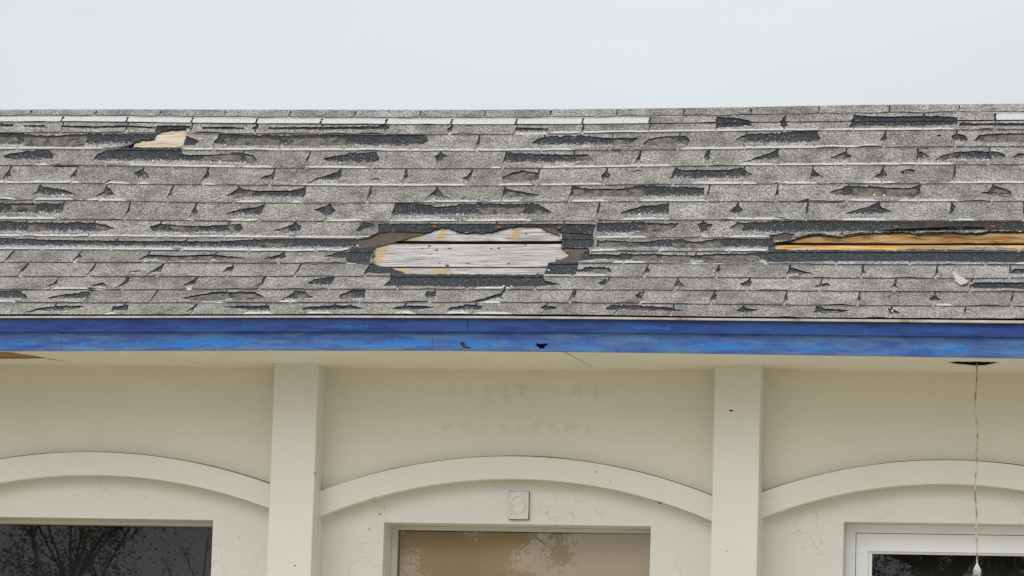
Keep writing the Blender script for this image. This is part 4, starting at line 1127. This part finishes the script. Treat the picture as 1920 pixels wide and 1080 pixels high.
# small painted-over cover plate above the middle window
def cover_plate():
    a = XZ(957, 923, YL); c = XZ(991, 974, YL); x0, x1, z1, z0 = a[0], c[0], a[1], c[1]
    nx_, nz4 = 16, 22; V = []; d0 = YL-.012
    for j in range(nz4+1):
        for q in range(nx_+1):
            u, w = q/nx_, j/nz4; x = x0+(x1-x0)*u; z = z0+(z1-z0)*w
            rim = .005*(1 if min(u, 1-u, w, 1-w) < .07 else 0)
            r2 = ((u-.45)/.36)**2+((w-.55)/.34)**2
            lump = -.006*math.exp(-((r2-1)/.25)**2)+.007*mnoise.noise((x*60, z*60, 2))
            V.append((x+.001*mnoise.noise((x*30, z*30, 9)), d0+lump-rim, z+.001*mnoise.noise((x*30, z*30, 4))))
    Fc = [(j*(nx_+1)+q, j*(nx_+1)+q+1, (j+1)*(nx_+1)+q+1, (j+1)*(nx_+1)+q) for j in range(nz4) for q in range(nx_)]
    n = len(V); loop = [q for q in range(nx_+1)]+[j*(nx_+1)+nx_ for j in range(1, nz4+1)]+[nz4*(nx_+1)+q for q in range(nx_-1, -1, -1)]+[j*(nx_+1) for j in range(nz4-1, 0, -1)]
    for q in loop: V.append((V[q][0], YL+.002, V[q][2]))
    for q in range(len(loop)): r_ = (q+1) % len(loop); Fc.append((loop[r_], loop[q], n+q, n+r_))
    child(link('cover_plate', mesh('cover_plate', V, Fc, M_STUCCO), HOUSE))
    a_, b2_, c_, d_ = x0-.002, x1+.002, z0-.002, z1+.002
    ring_ = [(a_, d_), (b2_, d_), (b2_, c_), (a_, c_), (a_, d_)]; parts = []
    for (xa_, za_), (xb_, zb_) in zip(ring_[:-1], ring_[1:]): parts.append(tube([(xa_, YL-.0015, za_), ((xa_+xb_)/2+.001, YL-.0015, (za_+zb_)/2-.001), (xb_, YL-.0015, zb_)], [.0016, .0007, .0022], 5))
    child(link('plate_joint', mesh('plate_joint', *join(parts), M_GRIME), HOUSE))
cover_plate()
# wall ends, back and outer bays
zb = .0
for xa, xb in ((X0, cols[0]+.001), (bx_[3][1]+cw, X1)):
    v, f = box(xa, YL, 0, xb, YL+.15, ZT); child(link('wall', mesh('wall', v, f, M_STUCCO), HOUSE))
for xa in (X0, X1-.15):
    v, f = box(xa, YL+.151, 0, xa+.15, YL+5, ZT+.1); child(link('wall', mesh('wall', v, f, M_STUCCO), HOUSE))
v, f = box(X0, YL+5.001, 0, X1, YL+5.15, ZT); child(link('wall', mesh('wall', v, f, M_STUCCO), HOUSE))
# loose crack lines, insects and scars on the paint are too small to model except these dark specks
def speck(x, y, Y, r=.0045, tilt=.6):
    c = wp(x, y, Y); n = 8; V = [c+Vector((math.cos(q)*r*1.5*math.cos(tilt)-math.sin(q)*r*.6*math.sin(tilt), 0, math.cos(q)*r*1.5*math.sin(tilt)*-1+math.sin(q)*r*.6*math.cos(tilt))) for q in [2*math.pi*i/n for i in range(n)]]+[c+Vector((0, -.003, 0))]
    child(link('wall_speck', mesh('wall_speck', V, [(i, (i+1) % n, n) for i in range(n)], M_CAV), HOUSE))
for x, y, Y, r, t in ((591, 887.5, YF-.0015, .006, 1.1), (512.5, 682.5, YF-.0015, .005, .9), (560.5, 682, YF-.0015, .004, .8), (1371, 770, YF-.0015, .006, 0), (1403, 703.5, YF-.0015, .004, .8),
                      (1686, 913.3, YA-.0015, .007, .8), (1030, 857.2, YA-.0015, .004, .2), (1237, 943, YA-.0015, .006, .3), (1117, 885, YA-.0015, .003, 0), (692, 992, YL-.0015, .003, 0),
                      (62, 976, YL-.0015, .004, .8), (272, 934, YL-.0015, .003, .5), (713, 964, YL-.0015, .004, 0), (553, 1060, YF-.0015, .003, 0)): speck(x, y, Y, r, t)
# ------------------------------------------------------------------ hanging cord
def cord():
    pts = [(1831, 681), (1832, 700), (1830, 730), (1828, 760), (1831, 790), (1833, 820), (1831, 845), (1831.5, 872), (1828, 905), (1829, 935), (1831, 965), (1830, 1000), (1832, 1030), (1832, 1068)]
    Yc = D+.33; P = []; R_ = []
    for i in range(len(pts)-1):
        for j in range(5):
            t = j/5; x = pts[i][0]*(1-t)+pts[i+1][0]*t; y = pts[i][1]*(1-t)+pts[i+1][1]*t
            v = wp(x, y, Yc); v.y += .006*math.sin(i*1.3+t); P.append(v); R_.append(.0036+.0006*mnoise.noise((0, i+t, 3)))
    top = P[0].copy(); P.insert(0, Vector((top.x, Yc, top.z+.05))); R_.insert(0, .0036)
    root = link('hanging_cord', None, label='thin old cord hanging from the soffit hole with a frayed white end', cat='cord')
    root.location = P[0]
    o = link('cord', mesh('cord', *tube([p-P[0] for p in P], R_, 6), M_CORD, smooth=True), root)
    e = P[-1]-P[0]; parts = []
    rg = random.Random(5)
    for _ in range(46):
        a = rg.uniform(0, 6.28); r = rg.uniform(.004, .019); l = rg.uniform(.02, .05)
        parts.append(tube([e+Vector((0, 0, .012)), e+Vector((r*.5*math.cos(a), r*.5*math.sin(a), -l*.3)), e+Vector((r*math.cos(a), r*math.sin(a), -l))], [.0022, .002, .001], 4))
    link('frayed_end', mesh('frayed_end', *join(parts), M_FRAY), root)
cord()

# ------------------------------------------------------------------ ground and the trees mirrored in the windows
def quad(name, x0, y0, x1, y1, z, m):
    link(name, mesh(name, [(x0, y0, z), (x1, y0, z), (x1, y1, z), (x0, y1, z)], [(0, 1, 2, 3)], m), None, 'structure')
quad('ground', -600, -600, 600, 600, 0, M_GROUND); quad('path', X0-1, D-4.2, X1+1, D+.6, .004, M_PATH)
def tree(x, y, h, cr_, n, seed, lab, spread=1., clump=.13, trunk=.16):
    rg = random.Random(seed); root = link('tree', None, label=lab, cat='tree', group='trees across the yard, seen mirrored in the windows'); root.location = (x, y, 0)
    parts = []; tips = []
    tr = [Vector((.15*math.sin(i*1.1+seed), .1*math.cos(i+seed), h*.62*i/6)) for i in range(7)]
    parts.append(tube(tr, [trunk*(1-.1*i) for i in range(7)]))
    for i in range(26):
        b0 = tr[rg.randint(2, 6)]; a = rg.uniform(0, 6.28); L = rg.uniform(.4, 1.)*cr_*spread
        e = b0+Vector((math.cos(a)*L, math.sin(a)*L, rg.uniform(.1, .9)*h*.36)); mdl = (b0+e)/2+Vector((0, 0, .15))
        parts.append(tube([b0, mdl, e], [.3*trunk, .18*trunk, .006], 5)); tips += [e, mdl, (mdl+e)/2]
        for _ in range(3):
            e2 = e+Vector((rg.gauss(0, .35), rg.gauss(0, .35), rg.gauss(.1, .3))); parts.append(tube([mdl*.4+e*.6, e2], [.014, .004], 4)); tips.append(e2)
    link('trunk', mesh('trunk', *join(parts), M_BARK), root)
    V, Fc = [], []
    for _ in range(n):
        t = rg.choice(tips); c = t+Vector((rg.gauss(0, clump), rg.gauss(0, clump), rg.gauss(0, clump*.8))); s = rg.uniform(.012, .026)
        u = Vector((rg.gauss(0, 1), rg.gauss(0, 1), rg.gauss(0, 1))).normalized()*s; w = u.orthogonal().normalized()*s*.5
        k = len(V); V += [c-u, c-w, c+u, c+w]; Fc.append((k, k+1, k+2, k+3))
    link('crown', mesh('crown', V, Fc, M_LEAF), root)
tree(-10.7, -2, 6.2, .9, 26000, 1, 'slender tree mirrored in the left window', trunk=.05)
tree(-6.9, -2, 5.9, .8, 75000, 2, 'bushy tree mirrored in the blind-covered middle window', clump=.075, trunk=.08)
tree(-2.3, -2., 6.6, 2.2, 110000, 3, 'dense tree mirrored in the white framed right window')
tree(-9.1, -2.4, 5.6, .8, 5000, 4, 'nearly bare tree mirrored at the edge of the left window', trunk=.05)
